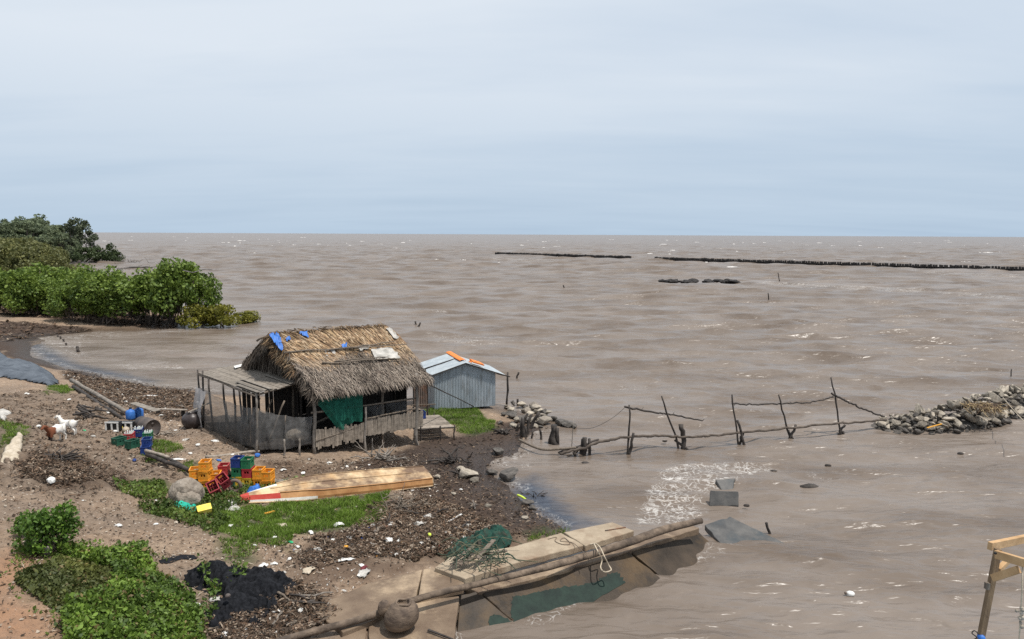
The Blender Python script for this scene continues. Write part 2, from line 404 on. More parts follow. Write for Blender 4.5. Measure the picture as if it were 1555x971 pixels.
def ground_mat():
    m = bpy.data.materials.new('shore_ground'); m.use_nodes = True; nt = m.node_tree; N = nt.nodes; L = nt.links
    b = N['Principled BSDF']; tc = N.new('ShaderNodeTexCoord')
    def nz(sc, d=6, r=.62):
        n = N.new('ShaderNodeTexNoise'); n.inputs['Scale'].default_value = sc; n.inputs['Detail'].default_value = d; n.inputs['Roughness'].default_value = r
        L.new(tc.outputs['Object'], n.inputs['Vector']); return n.outputs['Fac']
    def rmp(x, lo, hi, a=0., bb=1.):
        r = N.new('ShaderNodeMapRange'); r.inputs[1].default_value = lo; r.inputs[2].default_value = hi; r.inputs[3].default_value = a; r.inputs[4].default_value = bb; L.new(x, r.inputs[0]); return r.outputs[0]
    def mix(f, a, bb, t='MIX'):
        x = N.new('ShaderNodeMix'); x.data_type = 'RGBA'; x.blend_type = t
        L.new(f, x.inputs[0]) if not isinstance(f, float) else setattr(x.inputs[0], 'default_value', f)
        for v, i in ((a, 6), (bb, 7)):
            if isinstance(v, tuple): x.inputs[i].default_value = (*v, 1)
            else: L.new(v, x.inputs[i])
        return x.outputs[2]
    def at_(n):
        a = N.new('ShaderNodeAttribute'); a.attribute_name = n; return a.outputs['Fac']
    def mul(a, bb):
        x = N.new('ShaderNodeMath'); x.operation = 'MULTIPLY'
        for v, i in ((a, 0), (bb, 1)):
            if isinstance(v, float): x.inputs[i].default_value = v
            else: L.new(v, x.inputs[i])
        return x.outputs[0]
    n0 = nz(.45, 5, .6); n1 = nz(1.1); n2 = nz(7, 8, .7); n3 = nz(28, 4, .7)
    dry = mix(rmp(n1, .35, .65), (.26,.18,.122), (.37,.272,.19))
    dry = mix(rmp(n0, .45, .62), dry, (.22,.165,.122)); dry = mix(rmp(n2, .42, .7), dry, (.155,.108,.074))
    dry = mix(rmp(n3, .62, .72), dry, (.46,.38,.30))
    vo = N.new('ShaderNodeTexVoronoi'); vo.inputs['Scale'].default_value = 13; L.new(tc.outputs['Object'], vo.inputs['Vector'])
    sc_ = N.new('ShaderNodeSeparateColor'); L.new(vo.outputs['Color'], sc_.inputs[0]); spot = rmp(vo.outputs['Distance'], .34, .24)
    dry = mix(mul(mul(spot, rmp(sc_.outputs[0], .80, .82)), .8), dry, (.10,.072,.055)); dry = mix(mul(mul(spot, rmp(sc_.outputs[1], .88, .9)), .8), dry, (.50,.45,.39))
    lit = mix(rmp(n2, .35, .65), (.055,.036,.025), (.135,.092,.062))
    lit = mix(rmp(n3, .6, .7), lit, (.30,.23,.17))
    mud = mix(rmp(n2, .35, .7), (.036,.023,.016), (.088,.057,.040))
    org = mix(rmp(n2, .35, .7), (.36,.205,.12), (.27,.165,.105))
    grs = mix(rmp(n2, .35, .7), (.035,.06,.015), (.07,.075,.03))
    dry = mix(mul(at_('rubbly'), rmp(n2, .3, .62, .25, .9)), dry, (.15,.112,.083)); col = mix(at_('orange'), dry, org); col = mix(at_('litter'), col, lit); col = mix(mul(at_('damp'), .8), col, (.105,.068,.045)); col = mix(at_('mud'), col, mud)
    col = mix(mul(at_('grass'), .85), col, grs); col = mix(mul(at_('vine'), .8), col, (.05,.055,.025))
    col = mix(mul(at_('wet'), .55), col, (.028,.020,.016))
    L.new(col, b.inputs['Base Color'])
    L.new(rmp(at_('wet'), .35, 1, .92, .32), b.inputs['Roughness']); b.inputs['Specular IOR Level'].default_value = .35
    bp = N.new('ShaderNodeBump'); bp.inputs['Strength'].default_value = .9; bp.inputs['Distance'].default_value = .08
    L.new(nz(11, 8, .72), bp.inputs['Height']); L.new(bp.outputs[0], b.inputs['Normal'])
    return m
g = npmesh('ground', np.stack([gx, gy, gz], 1), FC, ground_mat(), smooth=True, attrs={**mk, 'wet': wet}); g['kind'] = 'structure'

# ------------------------------------------------------------------ sea
wy = [7.0]
while wy[-1] < 1500: wy.append(wy[-1]+max(.055, .0042*wy[-1]))
while wy[-1] < 60000: wy.append(wy[-1]*1.035)
wy = np.array(wy); ws = np.arange(-1.0, 1.0001, .0046)
WX = wy[:, None]*ws[None, :]; WY = np.repeat(wy[:, None], len(ws), 1)
wx, wv = WX.ravel(), WY.ravel()
bot = np.full(wx.shape, -1.3)
k = (wv < 120) & (wx/wv < .4)
bot[k] = tz_base(wx[k], wv[k])
amp = np.clip((-bot-.08)/.8, .05, 1)
amp = amp*(0.55+.45*np.clip((wv-22)/30, 0, 1))*(1+.5*np.clip((wv-100)/150, 0, 1))
spac = np.maximum(.055, .0044*wv)
dz = np.zeros_like(wx); dxx = np.zeros_like(wx); dyy = np.zeros_like(wx)
near = wv < 1600
for i in range(72):
    lam = .38*(24/.38)**(i/63)
    th = math.radians(-90-14)+rng.normal(0, .42)
    kx, ky = math.cos(th)*2*PI/lam, math.sin(th)*2*PI/lam
    a = .0125*lam**.62*(1 if lam < 9 else (9/lam)**1.0)
    fade = np.clip((lam/spac[near]-2.5)/2.5, 0, 1)
    if lam > 8: fade = fade*np.clip((wv[near]-40)/160, 0.06, 1)
    ph = kx*wx[near]+ky*wv[near]+rng.random()*6.28
    grp = .6+.8*(.5+vnoise(wx[near]/(lam*5), wv[near]/(lam*4), 90+i))
    A = a*fade*grp*amp[near]
    dz[near] += A*np.sin(ph); dxx[near] += -.8*A*math.cos(th)*np.cos(ph)*-1; dyy[near] += -.8*A*math.sin(th)*np.cos(ph)*-1
# long-crested wave trains rolling in, with steep crests
for lam, aa, dth in ((3.1,.030,-.06), (4.3,.045,.05), (5.6,.055,-.02), (7.4,.070,.04), (9.5,.075,-.04), (13,.08,.02)):
    th = math.radians(-90-15)+dth; kx, ky = math.cos(th)*2*PI/lam, math.sin(th)*2*PI/lam
    fade = np.clip((lam/spac[near]-2.5)/2.5, 0, 1)*np.clip((wv[near]-24)/30, .15, 1)
    px_ = wx[near]+.9*lam*vnoise(wx[near]/(lam*3), wv[near]/(lam*3), 140); py_ = wv[near]+1.1*lam*vnoise(wx[near]/(lam*4), wv[near]/(lam*4), 150)
    A = aa*fade*amp[near]*np.clip(.35+1.6*(.5+vnoise(wx[near]/(lam*3.5), wv[near]/(lam*1.6), int(160+lam))), .2, 1.7); ph = kx*px_+ky*py_
    sn_ = np.sin(ph); dz[near] += A*(np.exp(1.1*(sn_-1))*2.2-.9); dyy[near] += .5*A*math.sin(th)*np.cos(ph)
FOAM = [([(1000,715),(1060,704),(1130,702),(1200,712),(1150,722),(1120,735),(1085,745),(1075,765),(1060,788),(990,800),(960,806),(968,780),(985,740)], .90),
        ([(1060,790),(1090,800),(1125,830),(1100,850),(1040,865),(960,858),(930,885),(860,930),(790,975),(775,955),(850,918),(920,880),(955,850),(1060,832)], .60),
        ([(45,515),(90,512),(150,520),(120,530),(150,545),(70,540),(40,530)], .62), ([(150,553),(255,550),(300,560),(215,566)], .6),
        ([(738,700),(800,690),(835,700),(800,715),(750,722)], .55), ([(760,735),(800,730),(812,760),(790,762)], .5), ([(1190,708),(1300,712),(1310,732),(1250,735)], .42),
        ([(640,510),(790,512),(780,525),(650,522)], .6), ([(1130,622),(1230,620),(1235,632),(1140,634)], .5), ([(1150,428),(1350,437),(1555,452),(1555,457),(1350,443),(1150,434)], .75), ([(1360,408),(1555,418),(1555,425),(1400,417)], .6), ([(745,391),(850,396),(850,400),(745,398)], .6), ([(1000,396),(1110,398),(1170,404),(1100,404)], .5),
        ([(650,473),(790,470),(790,476),(650,480)],.45), ([(935,585),(985,584),(985,591),(935,592)], .6)]
foam = np.zeros_like(wx)
for pts, val in FOAM:
    P = np.array([at(*p)[:2] for p in pts]); lo = P.min(0)-2; hi = P.max(0)+2
    kk = (wx > lo[0]) & (wx < hi[0]) & (wv > lo[1]) & (wv < hi[1])
    if kk.any():
        sz = .5 if lo[1] < 50 else 2.5
        foam[kk] = np.maximum(foam[kk], val*np.clip(pdist(P, wx[kk], wv[kk])/sz+.5, 0, 1))
# swash along the shoreline
sh = (wv < 90) & (bot > -.28)
foam[sh] = np.maximum(foam[sh], .66*np.clip(1-np.abs(bot[sh]+.05)/.11, 0, 1))
mud_sheen = np.zeros_like(wx)  # black mud under shallow water, its blue sky reflection put into the colour
P = np.array([at(*p)[:2] for p in [(775,735),(812,722),(840,745),(868,775),(915,797),(860,812),(800,775),(770,750)]])
kk = (wv < 35) & (np.abs(wx) < 8)
mud_sheen[kk] = np.clip(pdist(P, wx[kk], wv[kk])/1.6+.35, 0, 1)
P = np.array([at(*p)[:2] for p in [(0,512),(40,530),(70,555),(160,572),(240,585),(240,578),(120,552),(60,520)]])
kk = (wv < 80) & (wx < -10)
mud_sheen[kk] = np.maximum(mud_sheen[kk], .6*np.clip(pdist(P, wx[kk], wv[kk])/1.2+.5, 0, 1))
shal = np.clip(1+bot/.5, 0, 1)

def sea_mat():
    m = bpy.data.materials.new('muddy_sea'); m.use_nodes = True; nt = m.node_tree; N = nt.nodes; L = nt.links
    b = N['Principled BSDF']; tc = N.new('ShaderNodeTexCoord')
    def mp(sc, rz=0):
        x = N.new('ShaderNodeMapping'); x.inputs['Scale'].default_value = sc; x.inputs['Rotation'].default_value = (0, 0, rz); L.new(tc.outputs['Object'], x.inputs[0]); return x.outputs[0]
    def nz(v, sc, d=4, r=.55, dis=0):
        n = N.new('ShaderNodeTexNoise'); n.inputs['Scale'].default_value = sc; n.inputs['Detail'].default_value = d; n.inputs['Roughness'].default_value = r; n.inputs['Distortion'].default_value = dis
        L.new(v, n.inputs['Vector']); return n.outputs['Fac']
    def rmp(x, lo, hi, a=0., bb=1.):
        r = N.new('ShaderNodeMapRange'); r.inputs[1].default_value = lo; r.inputs[2].default_value = hi; r.inputs[3].default_value = a; r.inputs[4].default_value = bb; L.new(x, r.inputs[0]); return r.outputs[0]
    def mix(f, a, bb):
        x = N.new('ShaderNodeMix'); x.data_type = 'RGBA'
        L.new(f, x.inputs[0]) if not isinstance(f, float) else setattr(x.inputs[0], 'default_value', f)
        for v, i in ((a, 6), (bb, 7)):
            if isinstance(v, tuple): x.inputs[i].default_value = (*v, 1)
            else: L.new(v, x.inputs[i])
        return x.outputs[2]
    def at_(n):
        a = N.new('ShaderNodeAttribute'); a.attribute_name = n; return a.outputs['Fac']
    def op(o, a, bb):
        x = N.new('ShaderNodeMath'); x.operation = o
        for v, i in ((a, 0), (bb, 1)):
            if isinstance(v, float): x.inputs[i].default_value = v
            else: L.new(v, x.inputs[i])
        return x.outputs[0]
    big = nz(mp((.35, 1, 1), .2), .05, 4)  # broad tone patches: wind streaks and cloud reflection put into the water colour
    mid = nz(mp((.4, 1, 1), .24), .35, 4)
    col = mix(rmp(big, .35, .65), (.160,.128,.103), (.200,.165,.138))
    col = mix(rmp(mid, .42, .70), col, (.112,.083,.061))
    col = mix(op('MULTIPLY', rmp(op('ADD', at_('mud_sheen'), op('MULTIPLY', nz(mp((.6,1.2,1), .3), 1.6, 6, .7), .8)), .55, 1.1), .92), col, (.03,.04,.06))
    # foam: threads of a distorted cell pattern where the foam amount is high
    fv = mp((1, 1, 1))
    vo = N.new('ShaderNodeTexVoronoi'); vo.feature = 'DISTANCE_TO_EDGE'; vo.inputs['Scale'].default_value = 4.2
    ds = N.new('ShaderNodeTexNoise'); ds.inputs['Scale'].default_value = 2.6; ds.inputs['Detail'].default_value = 5; L.new(fv, ds.inputs['Vector'])
    va = N.new('ShaderNodeVectorMath'); va.operation = 'MULTIPLY_ADD'; L.new(ds.outputs['Color'], va.inputs[0]); va.inputs[1].default_value = (.9, .9, 0); L.new(fv, va.inputs[2])
    L.new(va.outputs[0], vo.inputs['Vector'])
    thread = rmp(vo.outputs['Distance'], .0, .16, 1., 0.)
    ff = op('ADD', op('MULTIPLY', thread, .42), op('MULTIPLY', nz(fv, 2.4, 8, .72), .9))
    ff = op('ADD', ff, op('MULTIPLY', nz(mp((.45, 1.6, 1), .35), 1.0, 4, .6), 1.1))
    f = op('ADD', ff, op('MULTIPLY', at_('foam'), .5))
    f = op('MULTIPLY', rmp(f, 1.58, 2.05), .78)
    f = op('MULTIPLY', f, rmp(at_('foam'), .05, .35))
    cap = nz(mp((.10, .35, 1), .24), 1.0, 5, .6)
    cap = op('MULTIPLY', rmp(cap, .715, .765), .7)
    cap = op('MULTIPLY', cap, at_('offshore')); f = op('MAXIMUM', f, cap)
    col = mix(f, col, (.62,.60,.57))
    L.new(col, b.inputs['Base Color'])
    L.new(rmp(f, 0, 1, .31, .8), b.inputs['Roughness']); b.inputs['IOR'].default_value = 1.33; b.inputs['Specular IOR Level'].default_value = .5
    h1 = nz(mp((.5, 1.5, 1), .24), 2.6, 3, .5, .5); h2 = nz(mp((.5, 1.2, 1), .15), .22, 4, .6); h3 = nz(mp((.42, 1.15, 1), .26), .85, 3, .55, .5)
    b1 = N.new('ShaderNodeBump'); b1.inputs['Strength'].default_value = 1; b1.inputs['Distance'].default_value = .065; L.new(h1, b1.inputs['Height'])
    b2 = N.new('ShaderNodeBump'); b2.inputs['Strength'].default_value = 1; b2.inputs['Distance'].default_value = .5; L.new(h2, b2.inputs['Height']); b3 = N.new('ShaderNodeBump'); b3.inputs['Strength'].default_value = 1; b3.inputs['Distance'].default_value = .27; L.new(h3, b3.inputs['Height']); L.new(b1.outputs[0], b3.inputs['Normal']); L.new(b3.outputs[0], b2.inputs['Normal'])
    L.new(b2.outputs[0], b.inputs['Normal'])
    return m
nr, nc = WX.shape; I = np.arange(nr*nc).reshape(nr, nc)
FW = np.stack([I[:-1,:-1], I[:-1,1:], I[1:,1:], I[1:,:-1]], -1).reshape(-1, 4)
s = npmesh('sea', np.stack([wx+dxx, wv+dyy, dz], 1), FW, sea_mat(), smooth=True, attrs={'foam': foam, 'mud_sheen': mud_sheen, 'offshore': np.clip((wv-70)/130, .0, 1)}); s['kind'] = 'structure'

# breaking crests far out: humps of white foam
V = []; Fq = []
def foam_hump(x, y, L, w, h):
    b = len(V); n = 9; ang = rng.normal(-.24, .12)
    ca, sa = math.cos(ang), math.sin(ang)
    for i in range(n):
        t = i/(n-1)*2-1; e = math.sqrt(max(0, 1-t*t))*(.5+.9*rng.random())
        for (dy, dzz) in ((-w*.7*e, -.12), (-w*.25*e, h*e*.55), (0, h*e), (w*.5*e, -.12)):
            lx = t*L/2; V.append((x+lx*ca-dy*sa, y+lx*sa+dy*ca, dzz))
    for i in range(n-1):
        for j in range(3): Fq.append((b+i*4+j, b+(i+1)*4+j, b+(i+1)*4+j+1, b+i*4+j+1))
for i in range(230):
    py = 362.5+ (rng.random()**1.3)*42; px = rng.random()*1800-120
    if px < 190 and py > 372: continue
    p = at(px, py + (px-777)*.005, 0)
    if rng.random() < (py-361)/90: continue
    kf = min(1.6, .45+p[1]/500); Ls = kf*(1.0+4.5*rng.random()**2.5)
    foam_hump(p[0], p[1], Ls, 1.0*kf, (.10+.18*rng.random())*kf)
    if rng.random() < .4: foam_hump(p[0]+Ls*.8, p[1]+rng.normal(0, .6), Ls*.6, .8*kf, .2*kf)
fo = npmesh('foam', V, Fq, m_foam, smooth=True); tag(fo, None, None, kind='stuff')


# ================================================================== thatched hut
def V3(*a): return np.array(a, float)
def curve(pts, n=40):
    pts = [np.array(p, float) for p in pts]; P = [pts[0]]+pts+[pts[-1]]; out = []
    for i in range(1, len(P)-2):
        for k in range(max(2, n//(len(P)-3))):
            t = k/max(2, n//(len(P)-3)); a, b_, c_, d_ = P[i-1:i+3]
            out.append(.5*((2*b_)+(-a+c_)*t+(2*a-5*b_+4*c_-d_)*t*t+(-a+3*b_-3*c_+d_)*t**3))
    out.append(pts[-1]); return out
def lerp(a, b, t): return np.array(a)*(1-t)+np.array(b)*t
W0 = V3(-7.17, 26.4, 0); HU = V3(.81, .587, 0); HN = V3(-.587, .81, 0)
def hp(a, b, z): return W0+HU*a+HN*b+V3(0, 0, z)
hut = thing('thatched_hut', 'stilted hut with a shaggy palm thatch roof, net walled porch and green net curtain', 'hut', (W0[0]+1, W0[1]+2, .4))
eL = at(484, 600, 2.75); eR = at(652, 578, 2.75); rL = at(412, 507, 4.72); rR = at(583, 495, 4.72)
bOff = at(372, 552, 3.05)-at(412, 507, 4.72); bL = rL+bOff; bR = rR+bOff
# roof underlay: two thick sloping sheets
mb = MB()
for q in ((rL, rR, eR, eL), (rR, rL, bL, bR)):
    n_ = np.cross(q[1]-q[0], q[3]-q[0]); n_ /= np.linalg.norm(n_); n_ = n_ if n_[2] > 0 else -n_
    mb.slab([p-n_*.04 for p in q], .10, -n_)
under = mb.build('roof_underlay', m_thatchbase, hut)
# thatch strips
SV = []; SF = []; SCo = []
GOLD = np.array([(.44,.31,.18), (.38,.26,.155), (.30,.20,.12), (.50,.38,.25), (.24,.155,.095)])
GREY = np.array([(.27,.225,.18), (.21,.172,.14), (.33,.28,.23), (.16,.13,.108), (.38,.325,.265)])
def strip(p, d, side, nrm, L, w, col, lift=.05):
    b = len(SV); e = p+d*L
    SV.extend([p-side*w/2, p+side*w/2, p+d*L*.55+side*w*.45+nrm*lift, p+d*L*.55-side*w*.45+nrm*lift, e+side*w*.12-nrm*lift*.2, e-side*w*.12-nrm*lift*.2])
    SF.extend([(b, b+1, b+2, b+3), (b+3, b+2, b+4, b+5)]); SCo.extend([col]*6)
def thatch_slope(q, n, front=True):
    a, b2, c, d = q; nrm = np.cross(b2-a, d-a); nrm /= np.linalg.norm(nrm); nrm = nrm if nrm[2] > 0 else -nrm
    along = (b2-a)/np.linalg.norm(b2-a)
    for i in range(n):
        s_ = rng.random()*1.04-.02; t = rng.random()*1.0
        low = t > .5+.10*math.sin(s_*9)
        top = lerp(a, b2, s_); bo = lerp(d, c, s_); p = lerp(top, bo, t*.97)+nrm*(.01+.05*rng.random())
        dn = (bo-top); dn /= np.linalg.norm(dn)
        if low:
            dd = dn+along*rng.normal(.08 if front else 0, .16); L_ = .22+.30*rng.random(); w_ = .012+.018*rng.random(); pal = GREY
        else:
            dd = dn+along*rng.normal(.10+.35*(1-s_ if s_ < .45 else .2)*(1 if front else 0), .09); L_ = .45+.45*rng.random(); w_ = .03+.035*rng.random(); pal = GOLD
        cidx = pal[rng.integers(5)]*(.7+.55*rng.random())
        if .38 < t < .62: cidx = cidx*.6+GREY[rng.integers(5)]*.4
        if vnoise(s_*7, t*5, 77) > .22: cidx = cidx*.62
        dd /= np.linalg.norm(dd)
        strip(p, dd, np.cross(nrm, dd), nrm, L_, w_, cidx, .02+.05*rng.random()*(1.6 if low else .8))
thatch_slope((rL, rR, eR, eL), 9500)
thatch_slope((rL, rR, bR, bL), 2500, False)
# ragged eave fringe, rake fringes and gable hangings
def fringe(p0, p1, n, dn, spread, Lm, pal, out=None):
    al = (p1-p0)/np.linalg.norm(p1-p0)
    for i in range(n):
        p = lerp(p0, p1, rng.random())+rng.normal(0, .05, 3)
        d = np.array(dn)+al*rng.normal(0, spread)+rng.normal(0, .12, 3); d /= np.linalg.norm(d)
        sd_ = np.cross(d, rng.normal(0, 1, 3)); sd_ /= np.linalg.norm(sd_)
        strip(p, d, sd_, np.cross(d, sd_), Lm*(.5+.8*rng.random()), .015+.03*rng.random(), pal[rng.integers(5)]*(.55+.5*rng.random()), .04)
fd = (eL-rL)/np.linalg.norm(eL-rL)
fringe(eL-fd*.1, eR-fd*.1, 1300, fd*.5+V3(0, 0, -.75), .22, .22, GREY*1.1)
gl = -HU
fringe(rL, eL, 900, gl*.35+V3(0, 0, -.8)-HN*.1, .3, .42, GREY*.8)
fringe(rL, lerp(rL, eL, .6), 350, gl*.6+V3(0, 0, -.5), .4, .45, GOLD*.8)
fringe(rL, bL, 900, gl*.3+V3(0, 0, -.9), .3, .6, GREY*.55)  # back rake, gable-side shade put into the darker palette
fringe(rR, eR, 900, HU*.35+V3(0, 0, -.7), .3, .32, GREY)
for k in range(2600):   # gable triangle under the left rake, its shade put into darker strip colours
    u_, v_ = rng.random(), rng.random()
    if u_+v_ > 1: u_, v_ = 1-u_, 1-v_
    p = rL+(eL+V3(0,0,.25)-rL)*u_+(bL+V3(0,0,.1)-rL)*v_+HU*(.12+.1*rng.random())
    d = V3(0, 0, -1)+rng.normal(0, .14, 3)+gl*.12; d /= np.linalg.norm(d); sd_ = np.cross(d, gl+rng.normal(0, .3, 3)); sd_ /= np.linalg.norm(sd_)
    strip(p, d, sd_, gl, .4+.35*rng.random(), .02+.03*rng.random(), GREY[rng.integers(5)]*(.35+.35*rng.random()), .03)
fringe(rL+V3(0,0,.03), rR+V3(0,0,.03), 420, fd*.8+V3(0,0,.25), .5, .26, GOLD*.8)
nF = np.cross(rR-rL, eL-rL); nF /= np.linalg.norm(nF); nF = nF if nF[2] > 0 else -nF
roof = npmesh('thatch', SV, SF, m_thatch, hut, cols=np.array(SCo))
mb = MB()
for k in range(17):     # leaf ribs on the upper half
    s_ = .03+k*.058+rng.normal(0, .01); slant = (.16 if s_ < .42 else .03)
    a = lerp(rL, rR, s_)+nF*.09; b_ = lerp(lerp(rL, rR, s_+slant), lerp(eL, eR, s_+slant), .46)+nF*.10
    mb.stick(a, b_, .016, .010, 5, .6)
mb.build('leaf_ribs', M('leaf_rib', (.13,.085,.05), (.22,.15,.09), 6, .9, 0), hut)
def on_roof(px, py, off=.12): return hit_plane(px, py, rL+nF*off, nF)
for (a, b_) in (((431, 536), (617, 523)), ((489, 551), (606, 546)), ((500, 531), (600, 519.5)), ((508, 549), (590, 543.5))):
    MB().stick(on_roof(*a, .13), on_roof(*b_, .15), .032, .02, 7, .8).build('roof_pole', m_wood, roof)
def patch(name, pts, m, parent, off=.11, n=8, j=.03):
    P = [on_roof(*p, off) for p in pts]; Vv = []; Ff = []
    for i in range(n+1):
        for k in range(n+1):
            p = lerp(lerp(P[0], P[1], k/n), lerp(P[3], P[2], k/n), i/n)
            Vv.append(p+nF*rng.normal(0, j)+rng.normal(0, .012, 3))
    for i in range(n):
        for k in range(n): Ff.append((i*(n+1)+k, i*(n+1)+k+1, (i+1)*(n+1)+k+1, (i+1)*(n+1)+k))
    return npmesh(name, Vv, Ff, m, parent, smooth=True)
patch('plastic_sheet', [(563,530),(594,527),(608,543),(570,546)], m_sheet, roof, .13)
patch('plastic_sheet', [(545,528),(562,524),(560,529),(547,533)], m_sheet, roof, .12, 5)
patch('plastic_sheet', [(492,532),(508,529),(510,537),(496,540)], m_sheet, roof, .10, 5)
patch('tarp_scrap', [(408,508),(420,503),(428,517),(420,524)], m_blue, roof, .17, 6)
patch('tarp_scrap', [(420,522),(426,516),(431,528),(427,533)], m_blue, roof, .15, 4)
patch('tarp_scrap', [(452,504),(466,503),(469,513),(461,509)], m_blue, roof, .15, 5)
patch('tarp_scrap', [(433,513),(440,511),(442,515),(436,518)], m_blue, roof, .14, 4)
patch('tarp_scrap', [(518,524),(526,521),(527,527),(522,529)], m_blue, roof, .17, 4)
patch('plastic_sheet', [(586,499),(592,497),(606,513),(600,515)], m_sheet, roof, .12, 5)
MB().stick(at_y(390, 518, 28.3), rL+V3(.2, .1, .1), .04, .03).build('ridge_pole', m_wood, hut)
MB().stick(rL+HU*.1-V3(0,0,.12), rR-HU*.1-V3(0,0,.12), .05).build('ridge_beam', m_wood, hut)
# floor, posts, walls
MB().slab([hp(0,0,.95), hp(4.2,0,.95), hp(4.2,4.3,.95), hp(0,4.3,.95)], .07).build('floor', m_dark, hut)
for a, b_, top, r in ((0,0,3.0,.065), (1.95,-.1,2.0,.05), (2.85,.25,3.0,.06), (4.15,-.05,3.05,.075), (0,4.2,3.2,.06), (4.2,4.2,3.2,.06), (1.4,4.2,3.2,.06), (2.8,4.2,3.2,.06), (0,2.1,4.2,.06), (4.2,2.1,4.2,.06)):
    p = hp(a, b_, 0); z0 = float(tz(p[0], p[1]))-.15
    MB().stick(p+V3(0,0,z0), hp(a+.03, b_, top), r, r*.85, 8, .3).build('post', m_greywood if b_ < .2 else m_wood, hut)
MB().stick(hp(4.3,-.1,-.05), hp(4.05,-.02,.9), .03).build('brace', m_greywood, hut)
for zz_ in (2.95, 2.05):
    MB().stick(hp(-.1,0,zz_), hp(4.3,0,zz_), .035).build('wall_beam', m_wood, hut)
MB().stick(hp(1.95,-.08,1.55), hp(4.2,-.04,1.62), .03).build('wall_rail', m_wood, hut)
MB().stick(hp(.02,-.05,.98), hp(1.95,-.08,1.35), .025).build('wall_rail', m_wood, hut)
def plank_wall(name, a0, a1, b0, b1, zb, zt, wdt=.085, mt=m_plank, tone=(.75, 1.05), gap=0., jitz=.05):
    mb = MB(); n = int(np.hypot((a1-a0), (b1-b0))/wdt)
    for k in range(n):
        t = (k+.5)/n
        if rng.random() < gap: continue
        a = a0+(a1-a0)*t; b_ = b0+(b1-b0)*t; z0 = zb+rng.normal(0, jitz); z1 = zt+rng.normal(0, jitz*.6)
        g_ = tone[0]+(tone[1]-tone[0])*rng.random(); mb.col = (g_, g_*.98, g_*.95)
        mb.beam(hp(a, b_+rng.normal(0, .008), z0), hp(a+rng.normal(0, .012), b_+rng.normal(0, .008), z1), wdt*.96, .02, up=HN if abs(a1-a0) > .1 else HU)
    return mb.build(name, mt, hut)
plank_wall('plank_wall', .03, 1.92, -.04, -.1, .74, 1.40, .07)
plank_wall('plank_wall', 1.98, 4.45, -.06, -.06, .88, 1.52, jitz=.025)
plank_wall('plank_wall', 4.45, 4.5, -.06, .9, .85, 1.5, jitz=.02)
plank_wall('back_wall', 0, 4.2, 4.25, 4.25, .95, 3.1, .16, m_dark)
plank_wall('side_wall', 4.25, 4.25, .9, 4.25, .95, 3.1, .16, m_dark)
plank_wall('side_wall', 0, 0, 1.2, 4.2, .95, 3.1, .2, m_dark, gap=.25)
plank_wall('dark_backing', -1.75, -.1, 2.7, 2.0, .95, 2.75, .15, m_dark, gap=.12)  # dark planks added inside so the porch reads dark
plank_wall('dark_backing', .3, 4.0, 1.6, 1.6, .95, 2.9, .14, m_dark, gap=.05)
for (x0, x1) in ((2.0, 2.83), (2.87, 4.1)):    # wire mesh above the low boards
    mb = MB(); w_ = x1-x0; zb, zt = 1.5, 2.05; st = .075
    for k in range(int((w_+.55)/st)):
        for sg in (1, -1):
            x_s = x0-.55+k*st if sg > 0 else x0+k*st; pts = []
            for z_ in np.linspace(0, .55, 12):
                xx = x_s+z_ if sg > 0 else x_s+.55-z_-.0
                if x0 <= xx <= x1: pts.append(hp(xx, .02, zb+z_))
            if len(pts) > 1: mb.tube([pts[0], pts[-1]], .005, 3, False)
    mb.build('wire_mesh', m_wire, hut)
MB().stick(hp(0.05,.9,1.3), hp(1.9,1.5,1.75), .05).build('wall_rail', m_wood, hut)
def cloth(name, f, nu, nv, m, parent=None, jit=.0):
    Vv = [f(i/nu, j/nv)+rng.normal(0, jit, 3) for j in range(nv+1) for i in range(nu+1)]
    Ff = [(j*(nu+1)+i, j*(nu+1)+i+1, (j+1)*(nu+1)+i+1, (j+1)*(nu+1)+i) for j in range(nv) for i in range(nu)]
    return npmesh(name, Vv, Ff, m, parent, smooth=True)
def fgreen(u_, v_):
    a = (.12+1.75*u_) if v_ < .3 else (.12+1.75*u_)*1.0+(1-u_)*(v_-.3)*1.1
    zt = 2.85-(1.55-.25*u_)*v_
    return hp(a, -.09+.05*math.sin(u_*17+v_*2)*(.3+v_), zt-.06*math.sin(u_*8)*v_)
cloth('net_curtain', fgreen, 26, 12, m_greennet, hut, .006)
cloth('net_curtain', lambda u_, v_: hp(.7+.5*u_+.1*v_, -.13, 2.4-.75*v_+.05*math.sin(u_*9)), 8, 6, m_greennet, hut, .006)
# porch
FL = gp(390, 690); BLp = gp(306, 648); LP = hp(0, 0, 0)
pr = [at(300, 566, 2.62), at(388, 598, 2.95), at(460, 579, 3.02), at(378, 551, 3.0)]
mb = MB(); nb = 15
for k in range(nb):
    t0, t1 = k/nb, (k+1.12)/nb; s0 = rng.normal(0, .012); s1 = 1+rng.normal(0, .03)
    a = lerp(pr[0], pr[3], t0); b_ = lerp(pr[0], pr[3], t1); c_ = lerp(pr[1], pr[2], t1); d_ = lerp(pr[1], pr[2], t0)
    zo = V3(0, 0, .007*(k % 2)+.004*rng.random()); g_ = .85+.25*rng.random(); mb.col = (g_, g_*.98, g_*.96)
    mb.slab([lerp(a, d_, s0)+zo, lerp(b_, c_, s0)+zo, lerp(b_, c_, s1)+zo*1.4, lerp(a, d_, s1)+zo*1.4], .018)
for k in range(5):
    t = rng.random()*.8; g_ = .7+.5*rng.random(); mb.col = (g_, g_, g_); a = lerp(pr[0], pr[3], t); d_ = lerp(pr[1], pr[2], t)
    mb.beam(lerp(a, d_, .55+.2*rng.random())+V3(0,0,.06), lerp(a, d_, 1.02)+V3(0,0,.055), .16, .015, jit=.01)
mb.build('porch_roof', m_roofboard, hut)
